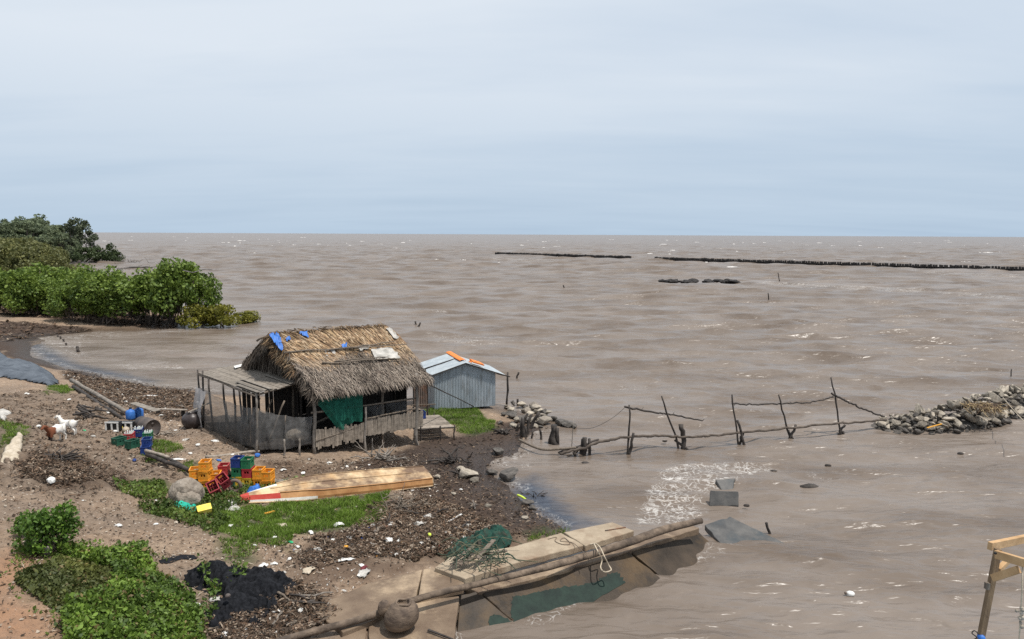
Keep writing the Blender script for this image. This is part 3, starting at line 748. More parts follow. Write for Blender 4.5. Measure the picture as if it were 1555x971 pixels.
MB().stick(pr[0]-V3(0,0,.09), pr[1]-V3(0,0,.09), .04).build('porch_beam', m_wood, hut)
MB().stick(pr[1]-V3(0,0,.07), pr[2]-V3(0,0,.07), .04).build('porch_beam', m_wood, hut)
MB().stick(pr[0]-V3(0,0,.07), pr[3]-V3(0,0,.07), .04).build('porch_beam', m_wood, hut)
rl = on_roof(345, 556, 0)
MB().slab([at(355,556,2.95), at(367,553,2.97), at(369,556,2.97), at(357,559,2.95)], .012).build('plastic_sheet', m_white, hut)
for (t, lean, up) in ((0, .0, .12), (.08, -.1, .12), (.24, .02, -.03), (.5, .04, -.05), (.66, 0, -.05), (.78, .1, -.05), (1., .0, .02)):
    p = lerp(BLp, FL, t); tp = lerp(pr[0], pr[1], t); p[2] = float(tz(p[0], p[1]))-.1
    MB().stick(p+V3(lean, 0, 0), tp+V3(-lean*.5, 0, up), .045, .035).build('porch_post', m_greywood if t == 1 else m_darkwood, hut)
for x_ in (432, 455):
    p = gp(x_, 692); MB().stick(p-V3(0,0,.1), p+V3(0,0,.6), .035).build('porch_post', m_greywood, hut)
# porch floor, net and clutter
fl = [lerp(LP, FL, .98)*[1,1,0]+V3(0,0,.93), lerp(BLp, FL, .1)*[1,1,0]+V3(0,0,.85), hp(0,4.2,.9), hp(0,0,.92)]
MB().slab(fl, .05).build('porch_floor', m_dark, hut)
path = [at(309,589,2.2), at(359,615,2.0), at(389,626,1.98), at(437,633,1.80), at(477,632,1.74)]
path = [lerp(BLp, FL, 0)*[1,1,0]+V3(0,0,2.28), lerp(BLp, FL, .45)*[1,1,0]+V3(0,0,2.2), lerp(BLp, FL, .80)*[1,1,0]+V3(0,0,2.3), FL*[1,1,0]+V3(0,0,2.45), lerp(FL, LP, .5)*[1,1,0]+V3(0,0,2.05), LP*[1,1,0]+V3(-.03,-.05,1.92)]
bz = [.62, .72, .85, .95, .80, .95]
def fnet(u_, v_):
    x = u_*(len(path)-1); i = min(int(x), len(path)-2); f = x-i; p = lerp(path[i], path[i+1], f); zb = bz[i]*(1-f)+bz[i+1]*f
    out = np.array([-.6, -.8, 0.])*(.02+.20*math.sin(v_*PI)*(.4+.6*math.sin(f*PI))+.03*math.sin(u_*60+v_*3)+.02*math.sin(u_*131+2*v_))
    q = p*(1, 1, 0)+out; q[2] = p[2]*(1-v_)+zb*v_-.05*math.sin(f*PI)*(1-v_); return q
cloth('porch_net', fnet, 90, 12, m_net, hut, .006)
cloth('porch_net', lambda u_, v_: fnet(.08*u_, v_*.95)+V3(-.08-.1*v_,-.06,0), 8, 8, M('pale_net', (.40,.38,.38), (.50,.48,.47), 5, .9, 0, alpha=(.6,.9)), hut, .02)
for t in (.25, .52, .62, .8):
    p = fnet(t, 0); q = fnet(t, 1); MB().stick(p, q, .022).build('net_stake', m_wood, hut)
for i in range(3):
    p = hp(.2-1.6-.3*i, .9+.5*i, .95); MB().stick(p, p+V3(.6,.2,1.5), .03).build('leaning_stick', m_wood, hut)
# things inside the porch
def blob(name, c, size, m, parent=None, noise_a=.12, seed=0, sub=3, flat=.3, smooth=True):
    import bmesh
    bm = bmesh.new(); bmesh.ops.create_icosphere(bm, subdivisions=sub, radius=1)
    r = np.random.default_rng(seed); off = r.random(3)*50
    for v in bm.verts:
        p = np.array(v.co); k = 1+noise_a*2*(fbm(p[0]*1.3+off[0]+p[2]*.9, p[1]*1.3+off[1]-p[2]*.7, seed, 4))
        p = p*k; p[2] = max(p[2], -flat) if flat < 1 else p[2]; v.co = Vector(p*np.array(size))
    me = bpy.data.meshes.new(name); bm.to_mesh(me); bm.free(); me.materials.append(m)
    if smooth: me.polygons.foreach_set('use_smooth', np.ones(len(me.polygons), bool))
    o = bpy.data.objects.new(name, me); C.objects.link(o)
    o.location = [float(x) for x in c]
    if parent is not None:
        o.parent = parent; o.matrix_parent_inverse = Matrix.Translation(-Vector(parent.location))
    return o
tag(blob('sack', hp(-.45,.45,1.12), (.42,.3,.3), m_sack, None, .15, 4), 'pale filled sack lying behind the porch net beside the plank wall', 'sack')
tag(blob('bundle', hp(-1.3,1.9,1.35), (.3,.3,.6), m_dark, None, .15, 6), 'dark bundle standing in the shade of the hut porch', 'bundle')
# side platform
P_ = [at(634,640,.72), at(640,627,.75), at(668,630,.72), at(692,646,.70)]
pf = thing('plank_platform', 'low weathered plank platform beside the right corner of the thatched hut', 'platform', P_[0]*(1,1,0))
mb = MB()
c0, c1, c2, c3 = at(633,651,.70), at(634,632,.74), at(666,630,.72), at(690,648,.68)
for k in range(10):
    t0, t1 = k/10, (k+.9)/10; g_ = .75+.4*rng.random(); mb.col = (g_,)*3
    mb.slab([lerp(c0, c1, t0), lerp(c3, c2, t0)+rng.normal(0,.02,3), lerp(c3, c2, t1), lerp(c0, c1, t1)], .025)
mb.build('deck', m_plank, pf)
for q in (lerp(c0, c3, .1), lerp(c0, c3, .62), c3, lerp(c1, c2, .8)):
    z0 = float(tz(q[0], q[1]))-.1; MB().stick(q*(1,1,0)+V3(0,0,z0), q+V3(0,0,.06), .03).build('leg', m_darkwood, pf)
MB().stick(c0-V3(0,0,.05), c3-V3(0,0,.05), .03).build('rail', m_darkwood, pf)
# crate builder -------------------------------------------------------------
def crate_mesh(mb, sx, sy, h, th=.018):
    for sg in (-1, 1):
        for (L_, ax) in ((sx, 0), (sy, 1)):
            def bar(z0, z1, a0, a1):
                c = [0, 0, (z0+z1)/2]; s_ = [th, th, z1-z0]; c[1-ax] = sg*((sy if ax == 0 else sx)/2-th/2); c[ax] = (a0+a1)/2; s_[ax] = a1-a0; mb.box(c, s_)
            bar(0, h*.44, -L_/2+.0005, L_/2-.0005); bar(h*.44, h*.72, -L_/2+.0005, -L_*.24); bar(h*.44, h*.72, L_*.24, L_/2-.0005); bar(h*.72, h, -L_/2+.0005, L_/2-.0005)
            bar(h*.44, h*.60, -L_*.05, L_*.05)
            # rim lip and ribs
            c = [0, 0, h-.012]; s_ = [th*1.7]*2+[.022]; c[1-ax] = sg*((sy if ax == 0 else sx)/2-th*.35); s_[ax] = L_+.01; mb.box(c, s_)
            c = [0, 0, .014]; s_ = [th*1.7]*2+[.02]; c[1-ax] = sg*((sy if ax == 0 else sx)/2-th*.35); s_[ax] = L_+.008; mb.box(c, s_)
    mb.box((0, 0, .01), (sx-.03, sy-.03, .012))
    for k in range(1, 4): mb.box((-sx/2+sx*k/4, 0, h*.32), (.006, sy-.04, h*.5))
    for k in range(1, 3): mb.box((0, -sy/2+sy*k/3, h*.32), (sx-.04, .006, h*.5))
CR = {}
def crate(color, loc, rz, label, rot=None, group='beer crates stacked on the shore'):
    if color not in CR:
        t = thing('beer_crate', label, 'crate', (0,0,0), group)
        mb = MB(); crate_mesh(mb, .29, .40, .285); mb.build('crate_body', color, t, local=True)
        CR[color] = t; t.location = [float(v) for v in loc]; t.rotation_euler = rot or (0, 0, rz)
        return t
    return dup(CR[color], loc, rot or rz, 1, label, group)
b1 = crate(m_navy, lerp(c1, c2, .25)*(1,1,0)+V3(-.02,-.35,.735), .4, 'small blue crate standing on the plank platform by the hut', group='lone crates')
# ================================================================== tin shed
BLs = at(659.5, 619, .40); BRs = at(752, 615.7, .30)
su = (BRs-BLs)*(1,1,0); SWd = np.linalg.norm(su); su /= SWd; sn = V3(-su[1], su[0], 0); SB = BLs*(1,1,0)
def sp(a, b_, z): return SB+su*a+sn*b_+V3(0,0,z)
shed = thing('tin_shed', 'small grey corrugated zinc shed with orange ridge tiles at the water edge', 'shed', sp(1.4, 1, .3))
zl, zr, za = 1.98, 1.93, 2.42
xa = 1.5/2.98*SWd
def corr_wall(name, p0f, zbot, ztopf, Lw, parent, m, pitch=.076, dep=.016):
    n = int(Lw/pitch*6); Vv = []; Ff = []
    for i in range(n+1):
        a = Lw*i/n; d = dep*math.sin(a/pitch*2*PI)
        for j in range(2): Vv.append(p0f(a, d, zbot if j == 0 else ztopf(a)))
    for i in range(n): Ff.append((2*i, 2*i+2, 2*i+3, 2*i+1))
    return npmesh(name, Vv, Ff, m, parent, smooth=True)
tri = lambda a: zl+(za-zl)*a/xa if a < xa else za+(zr-za)*(a-xa)/(SWd-xa)
corr_wall('front_wall', lambda a, d, z: sp(a, d, z), .28, lambda a: tri(a)-.03, SWd, shed, m_corr)
corr_wall('back_wall', lambda a, d, z: sp(a, 2.4+d, z), .28, lambda a: tri(a)-.03, SWd, shed, m_corr)
corr_wall('side_wall', lambda a, d, z: sp(d, a, z), .28, lambda a: zl-.03, 2.4, shed, m_corr)
corr_wall('side_wall', lambda a, d, z: sp(SWd+d, a, z), .28, lambda a: zr-.03, 2.4, shed, m_corr)
def roof_sheet(name, A, B, n, m):   # A(t) at ridge, B(t) at eave; corrugations run down the slope
    Vv = []; Ff = []
    for i in range(n*6+1):
        t = i/(n*6); d = V3(0, 0, .014*math.sin(t*n*2*PI)); Vv += [A(t)+d, B(t)+d]
    for i in range(n*6): Ff.append((2*i, 2*i+1, 2*i+3, 2*i+2))
    return npmesh(name, Vv, Ff, m, shed, smooth=True)
shed_roof = None
R0, R1 = sp(xa, -.10, za+.05), sp(xa-.15, 2.5, za+.1)
shed_roof = roof_sheet('roof', lambda t: lerp(R0, R1, t*.55), lambda t: lerp(sp(-.12, -.12, zl+.0), sp(-.5, 2.5, zl-.05), t*.55), 17, m_corrroof)
roof_sheet('roof', lambda t: lerp(R0, R1, .5+t*.5)+V3(0,0,.03), lambda t: lerp(sp(-.3, -.12, zl+.0), sp(-.75, 2.5, zl-.05), .5+.5*t)+V3(0,0,.03), 15, m_corrroof)
roof_sheet('roof', lambda t: lerp(R0, R1, t), lambda t: lerp(sp(SWd+.45, -.12, zr-.14), sp(SWd+.45, 2.5, zr-.14), t), 30, m_corrroof)
MB().beam(sp(-.12,-.13,zl-.03), sp(xa,-.12,za+.02), .05, .03).build('barge_board', m_darkwood, shed)
MB().beam(sp(xa,-.12,za+.02), sp(SWd+.45,-.13,zr-.17), .05, .03).build('barge_board', m_darkwood, shed)
MB().stick(sp(SWd,-.1,zr-.03), sp(SWd+.75,.0,zr-.28), .03).build('eave_pole', m_darkwood, shed)
MB().stick(lerp(sp(-.1,-.12,zl+.05), R0, .0)+sn*1.3+V3(0,0,.06), R0+sn*1.25+V3(0,0,.03), .02).build('batten', m_darkwood, shed)
q = at(769.5, 614, .1); MB().stick(q-V3(0,0,.2), at(771.5, 566, 0)*0+V3(q[0]+.05, q[1], 1.72), .055, .05).build('post', m_darkwood, shed)
for k in range(8):
    mb = MB(); t = (k+.3)/8; p = lerp(R0, R1, t)+V3(0,0,.02)
    if k == 0: p = p+su*.45-V3(0,0,.06)
    d = (R1-R0)/np.linalg.norm(R1-R0); pts = []
    Vv = []
    for j in range(9):
        an = PI*j/8; o_ = su*math.cos(an)*.15+V3(0,0,math.sin(an)*.06)
        for e in (0, .36): Vv.append(p+o_*(1+.15*(e > 0))+d*e)
    mb.add(Vv, [(2*j, 2*j+1, 2*j+3, 2*j+2) for j in range(8)]); o_ = mb.build('ridge_tile', m_tile, shed_roof)
    md = o_.modifiers.new('solid', 'SOLIDIFY'); md.thickness = .018
mb = MB(); mb.add([R0+su*.35-V3(0,0,.02), R0+su*.9-V3(0,0,.2), R0+su*.85+sn*.5-V3(0,0,.15), R0+su*.3+sn*.5+V3(0,0,.05)], [(0,1,2,3)])
o_ = mb.build('ridge_tile', m_tile, shed_roof); o_.modifiers.new('solid', 'SOLIDIFY').thickness = .06
# rusty screen between hut and shed
qa, qb = at_y(627, 618, 32.2), at_y(650, 619, 32.4)
scn = thing('screen', 'brown rusty sheet screen standing between the hut and the tin shed', 'screen', qa)
wv_ = np.linalg.norm(qb-qa); du = (qb-qa)/wv_
corr_wall('rusty_sheet', lambda a, d, z: qa*(1,1,0)+du*(1,1,0)*a+V3(0, d, z), .9, lambda a: 1.95+.05*math.sin(a*3), wv_, scn, m_rust, .1)
for t in (0, .95): p = lerp(qa, qb, t); MB().stick(p*(1,1,0)+V3(0,.04,.1), p*(1,1,0)+V3(0,.04,2.2), .035).build('post', m_darkwood, scn)
MB().beam(qa*(1,1,0)+V3(-.1,-.05,1.0), qb*(1,1,0)+V3(.35,-.05,1.0), .05, .04).build('rail', m_wood, scn)
tag(MB().stick(at_y(651, 584, 28.8), gp(722, 619), .025, .02, 6, .2).build('slanting_pole', m_darkwood), 'thin dark pole slanting from the hut eave across the tin shed front', 'pole')

# ================================================================== concrete bank
def cslab(name, pts, th, m, label, cat='concrete slab', group=None, bev=.02):
    mb = MB(); top = [at(*p) for p in pts]
    n_ = np.cross(top[1]-top[0], top[2]-top[0]); n_ /= np.linalg.norm(n_)
    top = top[:3]+[hit_plane(p[0], p[1], top[0], n_) for p in pts[3:]]; rim = []
    for i in range(len(top)):   # worn, chipped edges
        a, b_ = top[i], top[(i+1) % len(top)]; L_ = np.linalg.norm(b_-a); k_ = max(2, int(L_/.16)); e_ = (b_-a)/L_; o_ = np.cross(e_, n_)
        for j in range(k_): rim.append(a+(b_-a)*j/k_+(o_*rng.normal(0, .008)+o_*(.03*rng.random() if rng.random() < .12 else 0)*np.sign((np.mean(top, 0)-a)@o_) if j else 0))
    mb.slab(rim, th); o = mb.build(name, m, bevel=bev); return tag(o, label, cat, group)
cslab('concrete_slab', [(660,862,.70),(686,844,.70),(780,830,.70),(852,809,.70),(887,828,.70),(798,851,.70),(706,879,.70)], .17, m_conc, 'long pale concrete cap slab with a broken corner under the green net heap')
cslab('concrete_slab', [(856,808,.72),(930,793,.72),(963,806,.72),(889,829,.72)], .17, m_conc, 'pale concrete cap slab farthest out over the water beside the log')
cslab('concrete_ledge', [(706,890,.53),(890,838,.53),(960,835,.49),(860,866),(727,900)], .22, m_conc2, 'brown concrete ledge running along below the pale cap slabs', 'concrete ledge')
cslab('concrete_ledge', [(892,838,.53),(1046,795,.53),(1062,802,.49),(962,835)], .22, m_conc2, 'outer brown concrete ledge running out under the dark end of the log', 'concrete ledge')
cslab('concrete_slab', [(470,925,.55),(560,885,.58),(641,865,.60),(631,909,.52),(560,945,.48),(520,960,.48)], .15, m_conc2, 'wide brown concrete slab above the log, left of the brown sack')
cslab('concrete_slab', [(643,864.5,.60),(660,862,.60),(705,881,.60),(704,893,.58),(633.5,909,.52)], .15, m_conc2, 'small brown concrete slab between the wide slab and the cap slab')
cslab('concrete_slab', [(560,948,.46),(630,912,.50),(697,905,.48),(688,990,.30),(560,990,.30)], .15, m_conc2, 'wet brown slab with tan stains under the brown sack')
cslab('concrete_slab', [(470,990,.40),(556,950,.46),(556,990,.30)], .15, m_conc2, 'muddy slab at the bottom edge beside the lower end of the log')
cslab('concrete_slab', [(700,903,.48),(724,897,.50),(783,947,-.02),(830,990),(690,992)], .16, m_concdark, 'dark wet sloping slab with green algae left of the diagonal joint')
cslab('concrete_slab', [(787,950,-.04),(728,897,.50),(955,838,.46),(1035,905),(880,985),(830,985)], .16, m_concdark, 'large dark sloping slab with an algae band running into the water')
cslab('concrete_slab', [(958,838,.44),(1055,802,.42),(1090,835,.0),(1130,870),(1040,905)], .16, m_concdark, 'brown sloping slab washed by waves below the end of the log')
cslab('concrete_slab', [(1070,797,.34),(1108,784,.40),(1205,831,.0),(1240,848),(1160,880),(1115,850)], .16, m_concgrey, 'grey triangular slab tilted out of the water past the log end')
cslab('concrete_slab', [(1078,744,.36),(1122,746,.36),(1122,768,-.05),(1077,768)], .14, m_concgrey, 'square grey slab standing tilted in the foam', bev=.03)
cslab('concrete_slab', [(1086,728,.22),(1117,726,.26),(1112,748,-.08),(1098,750)], .14, m_concgrey, 'bluish triangular slab half sunk behind the square slab', bev=.03)
def algae(pts, label):   # algae growing on the slope, as a film just above the slab
    def zon(px, py):
        A, B, D = at(728,897,.5), at(955,838,.46), at(787,950,-.04); n_ = np.cross(B-A, D-A); return hit_plane(px, py, A+n_/np.linalg.norm(n_)*(.008 if n_[2] > 0 else -.008), n_)
    def zon2(px, py):
        A, B, D = at(700,903,.48), at(724,897,.5), at(783,947,-.02); n_ = np.cross(B-A, D-A); return hit_plane(px, py, A+n_/np.linalg.norm(n_)*(.012 if n_[2] > 0 else -.012), n_)
    f = zon if pts[0][0] > 770 else zon2
    pp = []
    for i in range(len(pts)):
        a, b_ = pts[i], pts[(i+1) % len(pts)]
        for t in np.linspace(0, 1, 9)[:-1]: pp.append((a[0]+(b_[0]-a[0])*t+rng.normal(0, 1.2), a[1]+(b_[1]-a[1])*t+rng.normal(0, .9)))
    mb = MB(); mb.slab([f(*p) for p in pp], .006); return tag(mb.build('algae_film', m_algae), label, 'algae')
algae([(778,906),(800,904),(830,896),(850,893),(880,889),(905,884),(925,872),(940,870),(950,885),(880,925),(840,942),(800,950),(788,951),(776,938)], 'broad green algae band on the large dark slab at the waterline')
algae([(743,937),(752,932),(772,941),(784,948),(790,962),(770,985),(738,985)], 'green algae patch on the left sloping slab at the bottom edge')
# joint crack tar
log_pts = [at(400,982,.62), at(470,961,.62), at(560,937,.66), at(640,908,.78), at(730,886,.78), at(830,862,.80), at(900,842,.70), at(960,822,.82), at(1010,804,.86), at(1065,791,.88)]
lc_ = curve(log_pts, 60); lr_ = np.interp(np.linspace(0, 1, len(lc_)), np.linspace(0, 1, 10), [.07,.072,.075,.07,.07,.075,.085,.10,.105,.08])
mb = MB(); mb.tube([p+rng.normal(0, .003, 3) for p in lc_], lr_*(1+.015*rng.normal(0, 1, len(lc_))), 14)
lg = thing('log', 'long crooked driftwood trunk lying along the concrete bank, dark at its far end', 'log', log_pts[3])
o_ = mb.build('trunk', M('driftwood_trunk', (.075,.055,.04), (.20,.15,.11), 2.5, .9, .8, 12, (2,2,2), c3=(.055,.043,.036), s3=.45), lg)
mb = MB(); mb.lathe([(.0,.002),(.07,.002),(.082,-.01)], log_pts[-1], 14, np.array(Vector(log_pts[-1]-log_pts[-2]).to_track_quat('Z','Y').to_matrix())); mb.build('cut_end', m_wood, lg)
# rope loop round the log, cord on the cap slab
tag(MB().tube(curve([at(896,827,.84), at(905,826,.88), at(912,833,.98), at(918,846,.92), at(924,858,.62), at(928,866,.55), at(918,869,.50), at(912,862,.50), at(914,850,.62), at(908,838,.88), at(902,826,.9)]), .016, 6).build('rope', m_rope), 'pale rope looped round the log and hanging down its side', 'rope')
tag(MB().tube(curve([at(832,819,.71), at(845,816,.71), at(843,822,.715), at(855,827,.715), at(866,826,.715), at(857,817,.715), at(851,822,.71), at(868,824,.715), at(880,833,.82), at(892,845,.84)]), .009, 5).build('cord', M('dark_cord', (.12,.09,.07), (.18,.14,.1), 9, .9, 0)), 'thin dark cord lying in loops on the pale cap slab', 'cord')
tag(MB().beam(at(919,806,.735), at(950,801,.735), .03, .02).build('iron_bar', m_rust), 'short rusty bar lying on the far cap slab', 'bar')
tag(MB().beam(at(650,957,.44), at(688,971,.40), .04, .03, jit=.01).build('stick', m_darkwood), 'dark straight stick lying on the wet slab below the brown sack', 'stick')
# brown round sack standing on the slab
jb = at(606, 952, .47)
jar = thing('round_sack', 'bulging brown sack with an open rolled mouth standing beside the log', 'sack', jb)
prof = [(.0,0),(.22,.0),(.31,.06),(.355,.18),(.35,.30),(.30,.42),(.22,.51),(.165,.545),(.15,.56),(.13,.545),(.12,.50),(.10,.46),(0,.45)]
Vv = []; n_ = 40
for (r, z) in prof:
    for k in range(n_):
        a = 2*PI*k/n_; rr = r*(1+.035*math.sin(a*13+z*6)*(.3+z)+.05*math.sin(a*3+1)+.05*fbm(a*2, z*4, 9, 3)); ox, oy = .10*z/.55, -.05*z/.55
        Vv.append(jb+V3(rr*math.cos(a)+ox, rr*math.sin(a)+oy, z*(1+.04*math.sin(a*2))))
Ff = [(i*n_+k, i*n_+(k+1) % n_, (i+1)*n_+(k+1) % n_, (i+1)*n_+k) for i in range(len(prof)-1) for k in range(n_)]
npmesh('sack_body', Vv, Ff, m_jar, jar, smooth=True)
tr = []
for k in range(25):
    a = 2*PI*k/24; tr.append(jb+V3(.10+.145*math.cos(a), -.05+.145*math.sin(a), .555+.015*math.sin(a*3)))
MB().tube(tr, .028, 7, False).build('rolled_mouth', m_jar, jar)
blob('side_bulge', jb+V3(-.31,.08,.36), (.13,.12,.16), m_jar, jar, .15, 3, flat=2)

# ================================================================== upturned canoe
bA = gp(371, 771); bB = gp(657, 740)
ax = (bB-bA)*(1,1,0); BL_ = np.linalg.norm(ax); ax /= BL_; ay = V3(-ax[1], ax[0], 0)
def bp_(s, y, z):  # rolled a little towards the camera
    c_, s_ = math.cos(.24), math.sin(.24)
    return lerp(bA, bB, s)*(1,1,0)+ay*(.46+y*c_-z*s_)+V3(0,0,(bA[2]*(1-s)+bB[2]*s)+.13+z*c_+y*s_)
ST = np.linspace(0, 1, 29)
def sec(s):
    k = min(1, s/.34); e = math.sin(k*PI/2)
    wg = .15+.38*e-(.05*max(0, s-.7)/.3); wb = .05+.40*min(1, max(0, s-.02)/.36)**.8-(.05*max(0, s-.75)/.25)
    zb = .10+.20*min(1, s/.30)**.75-.02*s; zg = .10*(1-k)**2*-1+.02
    return wg, wb, zb, zg
boat = thing('upturned_canoe', 'long varnished wooden canoe lying upside down on the grass, red and white at its bow', 'canoe', bp_(.5,0,0))
mb = MB(); mb.smooth = False
rows = []
for s in ST:
    wg, wb, zb, zg = sec(s); zc = zg+(zb-zg)*.42
    prof = [(-wg, zg), (-(wg*.55+wb*.45)-.025, zc), (-wb, zb-.015), (-wb*.5, zb+.005), (0, zb+.012), (wb*.5, zb+.005), (wb, zb-.015), (wg*.55+wb*.45+.025, zc), (wg, zg)]
    rows.append([bp_(s, y, z) for y, z in prof])
Vv = [p for r in rows for p in r]; nc_ = 9
Ff = []; Mi = []
for i in range(len(ST)-1):
    for j in range(nc_-1):
        Ff.append((i*nc_+j, i*nc_+j+1, (i+1)*nc_+j+1, (i+1)*nc_+j))
        s = (ST[i]+ST[i+1])/2
        if j in (2,3,4,5): mi = 3 if (s < .17 and j == 5) else (2 if s < .05 else 0)
        elif j in (1, 6): mi = 2 if s < .17 else 1
        else: mi = 3 if s < .36 else 1
        if s < .04: mi = 2
        Mi.append(mi)
mb.add(Vv, Ff); mb.m = Mi
hull = mb.build('hull', [m_hull, m_hullside, m_paintred, m_paintwhite], boat)
md = hull.modifiers.new('solid', 'SOLIDIFY'); md.thickness = .02; md.offset = -1
for (idx, nm) in ((-1, 'transom'), (0, 'bow_board')):
    mb = MB(); r = rows[idx]; d = ax*(.025 if idx else -.02); mb.slab([p for p in r], 1, d); mb.build(nm, m_hull if idx else m_paintred, boat)
for sgn in (0, 8):
    MB().tube([rows[i][sgn]+V3(0,0,.012) for i in range(len(ST))], .026, 6).build('gunwale', m_hullside if sgn else m_hull, boat)
for j in (2, 6):
    MB().tube([rows[i][j]+V3(0,0,.014) for i in range(5, len(ST))], .018, 6).build('chine_strip', m_hull if j == 6 else m_hullside, boat)
for yk in (.0,):
    mb = MB(); mb.tube([bp_(s, yk*min(1, s/.3), sec(s)[2]+.022) for s in np.linspace(.14, .9, 16)], .017, 5); mb.build('keel_strip', m_hull, boat)

# ================================================================== crates
GC = 'beer crates stacked on the shore'
def cb(px, py): return gp(px, py)
cy = gp(386, 737); d_ = -.06
colx = [363, 378, 394, 407.5]
base_y = at_y(386, 737, cy[1])[1]
def cstack(px, lev, color, lab, dy=0, rz=0, rot=None, dz=0, grp=GC):
    q = at_y(px, 735, base_y+dy); q[2] = float(tz(q[0], q[1]))+.01+lev*.288+dz
    return crate(color, q, rz+rng.normal(0, .03), lab, rot, grp)
cstack(363, 0, m_yellow, 'bright yellow crate at the foot of the stack with the blue crate on top')
cstack(378, 0, m_yellow, 'yellow crate under the red crate in the right hand crate row')
cstack(394, 0, m_orange, 'orange crate under another orange one beside the red crate')
cstack(407.5, 0, m_orange, 'bottom orange crate at the right end of the crate row')
cstack(362, 1, m_green, 'green crate between the bright yellow crate and the blue crate')
cstack(378, 1, m_red, 'red crate between a yellow crate and a green crate')
cstack(394, 1, m_orange, 'upper orange crate next to the red and green crates')
cstack(407.5, 1, m_orange, 'upper orange crate at the right end of the crate row')
cstack(362, 2, m_navy, 'blue crate on top of the green crate in the stack')
cstack(377, 2, m_green, 'green crate on top of the red crate in the stack')
# left stack
ly = gp(306, 741)[1]-base_y
def lst(px, lev, color, lab, dy=0, rz=.1, dz=0, rot=None): return cstack(px, lev, color, lab, ly+dy, rz, rot, dz)
lst(297, 0, m_darkgreen, 'dark green crate at the foot of the left crate stack behind the grey sack', dy=.05)
lst(313, 0, m_orange, 'orange crate at the foot of the left stack beside the tilted red crates')
lst(297, 1, m_orange, 'open orange crate on the dark green one, farthest left of the stacks', rz=.25, dz=.02)
lst(313, 1, m_orange, 'middle orange crate in the left stack', rz=.0)
lst(313, 2, m_orange, 'topmost orange crate of the left stack', rz=.15)
lst(328, 1, m_orange, 'orange crate with dark lettering on its side right of the left stack', dy=.25, dz=-.1, rz=.2)
lst(329, 0, m_darkgreen, 'dark crate under the lettered orange crate', dy=.35, dz=-.1)
# dark lettering on that crate: three plain strokes groups "AKY"
q = at_y(328, 735, base_y+ly+.25); q[2] = float(tz(q[0], q[1]))+.01+.288-.1
txt = bpy.data.curves.new('letters', 'FONT'); txt.body = 'AKY'; txt.size = .085; txt.extrude = .002; txt.align_x = 'CENTER'
to = bpy.data.objects.new('letters', txt); to = bpy.data.objects.new('lettering', bpy.data.meshes.new_from_object(to)); C.objects.link(to); to.data.materials.append(m_black)
lc = [o for o in bpy.data.objects if o.get('label', '').startswith('orange crate with dark lettering')][0]
to.parent = lc; to.location = (0, -.213, .045); to.rotation_euler = (PI/2, 0, 0)
lst(341, 1, m_red, 'small red crate with bottles behind the tilted red crates', dy=.7, dz=.0)
lst(342, 0, m_darkgreen, 'dark bottle crate under the small red crate', dy=.7)
lst(351, 0, m_darkgreen, 'dark green crate between the red crates and the bright yellow one', dy=.55)
q = gp(327, 753); crate(m_darkred, q+V3(0,0,.13), 0, 'faded red crate tipped on its side in front of the crate row', rot=(.55, -.35, .5))
q = gp(343, 745); crate(m_darkred, q+V3(0,0,.22), 0, 'faded red crate leaning over the tipped one', rot=(.4, -.5, .6))
# left heap of bottle crates
G2_ = 'bottle crates below the goat mound'
def bc(px, py, color, lab, rz, dz=0):
    q = gp(px, py); q[2] += dz; return crate(color, q, rz, lab, None, G2_)
K = [bc(197, 669, m_red, 'red crate full of bottles below the two balls', .2), bc(211, 664, m_navy, 'blue crate full of bottles behind the green bottle crate', .3, .05), bc(225, 668, m_green, 'green crate full of bottles nearest the dark drum', .25),
     bc(181, 676, m_darkgreen, 'dark green crate farthest left in the bottle crate heap', -.4), bc(201, 680, m_darkgreen, 'dark green crate in front of the red bottle crate', -.3), bc(222, 689, m_navy, 'blue crate lowest on the slope', .3), bc(224, 686, m_navy, 'second blue crate stacked behind the lowest blue crate', .3, .2)]
bott = None
def bottle(loc):
    global bott
    if bott is None:
        mb = MB(); mb.lathe([(0,0),(.033,.0),(.034,.16),(.027,.19),(.014,.22),(.013,.285),(.0,.286)], n=10)
        bott = tag(mb.build('bottle', m_glass), 'clear empty bottle standing in a bottle crate', 'bottle', 'empty bottles in the crates'); o = bott
    else: o = bott.copy(); C.objects.link(o)
    o.location = [float(v) for v in loc]; o.rotation_euler = (rng.normal(0,.05), rng.normal(0,.05), 0)
for kk_ in K[:3]:
    Rz = Matrix.Rotation(kk_.rotation_euler[2], 3, 'Z')
    for i in range(4):
        for j in range(3):
            if rng.random() < .9: bottle(np.array(kk_.location)+np.array(Rz @ Vector((-.105+.07*i, -.12+.12*j, .07))))

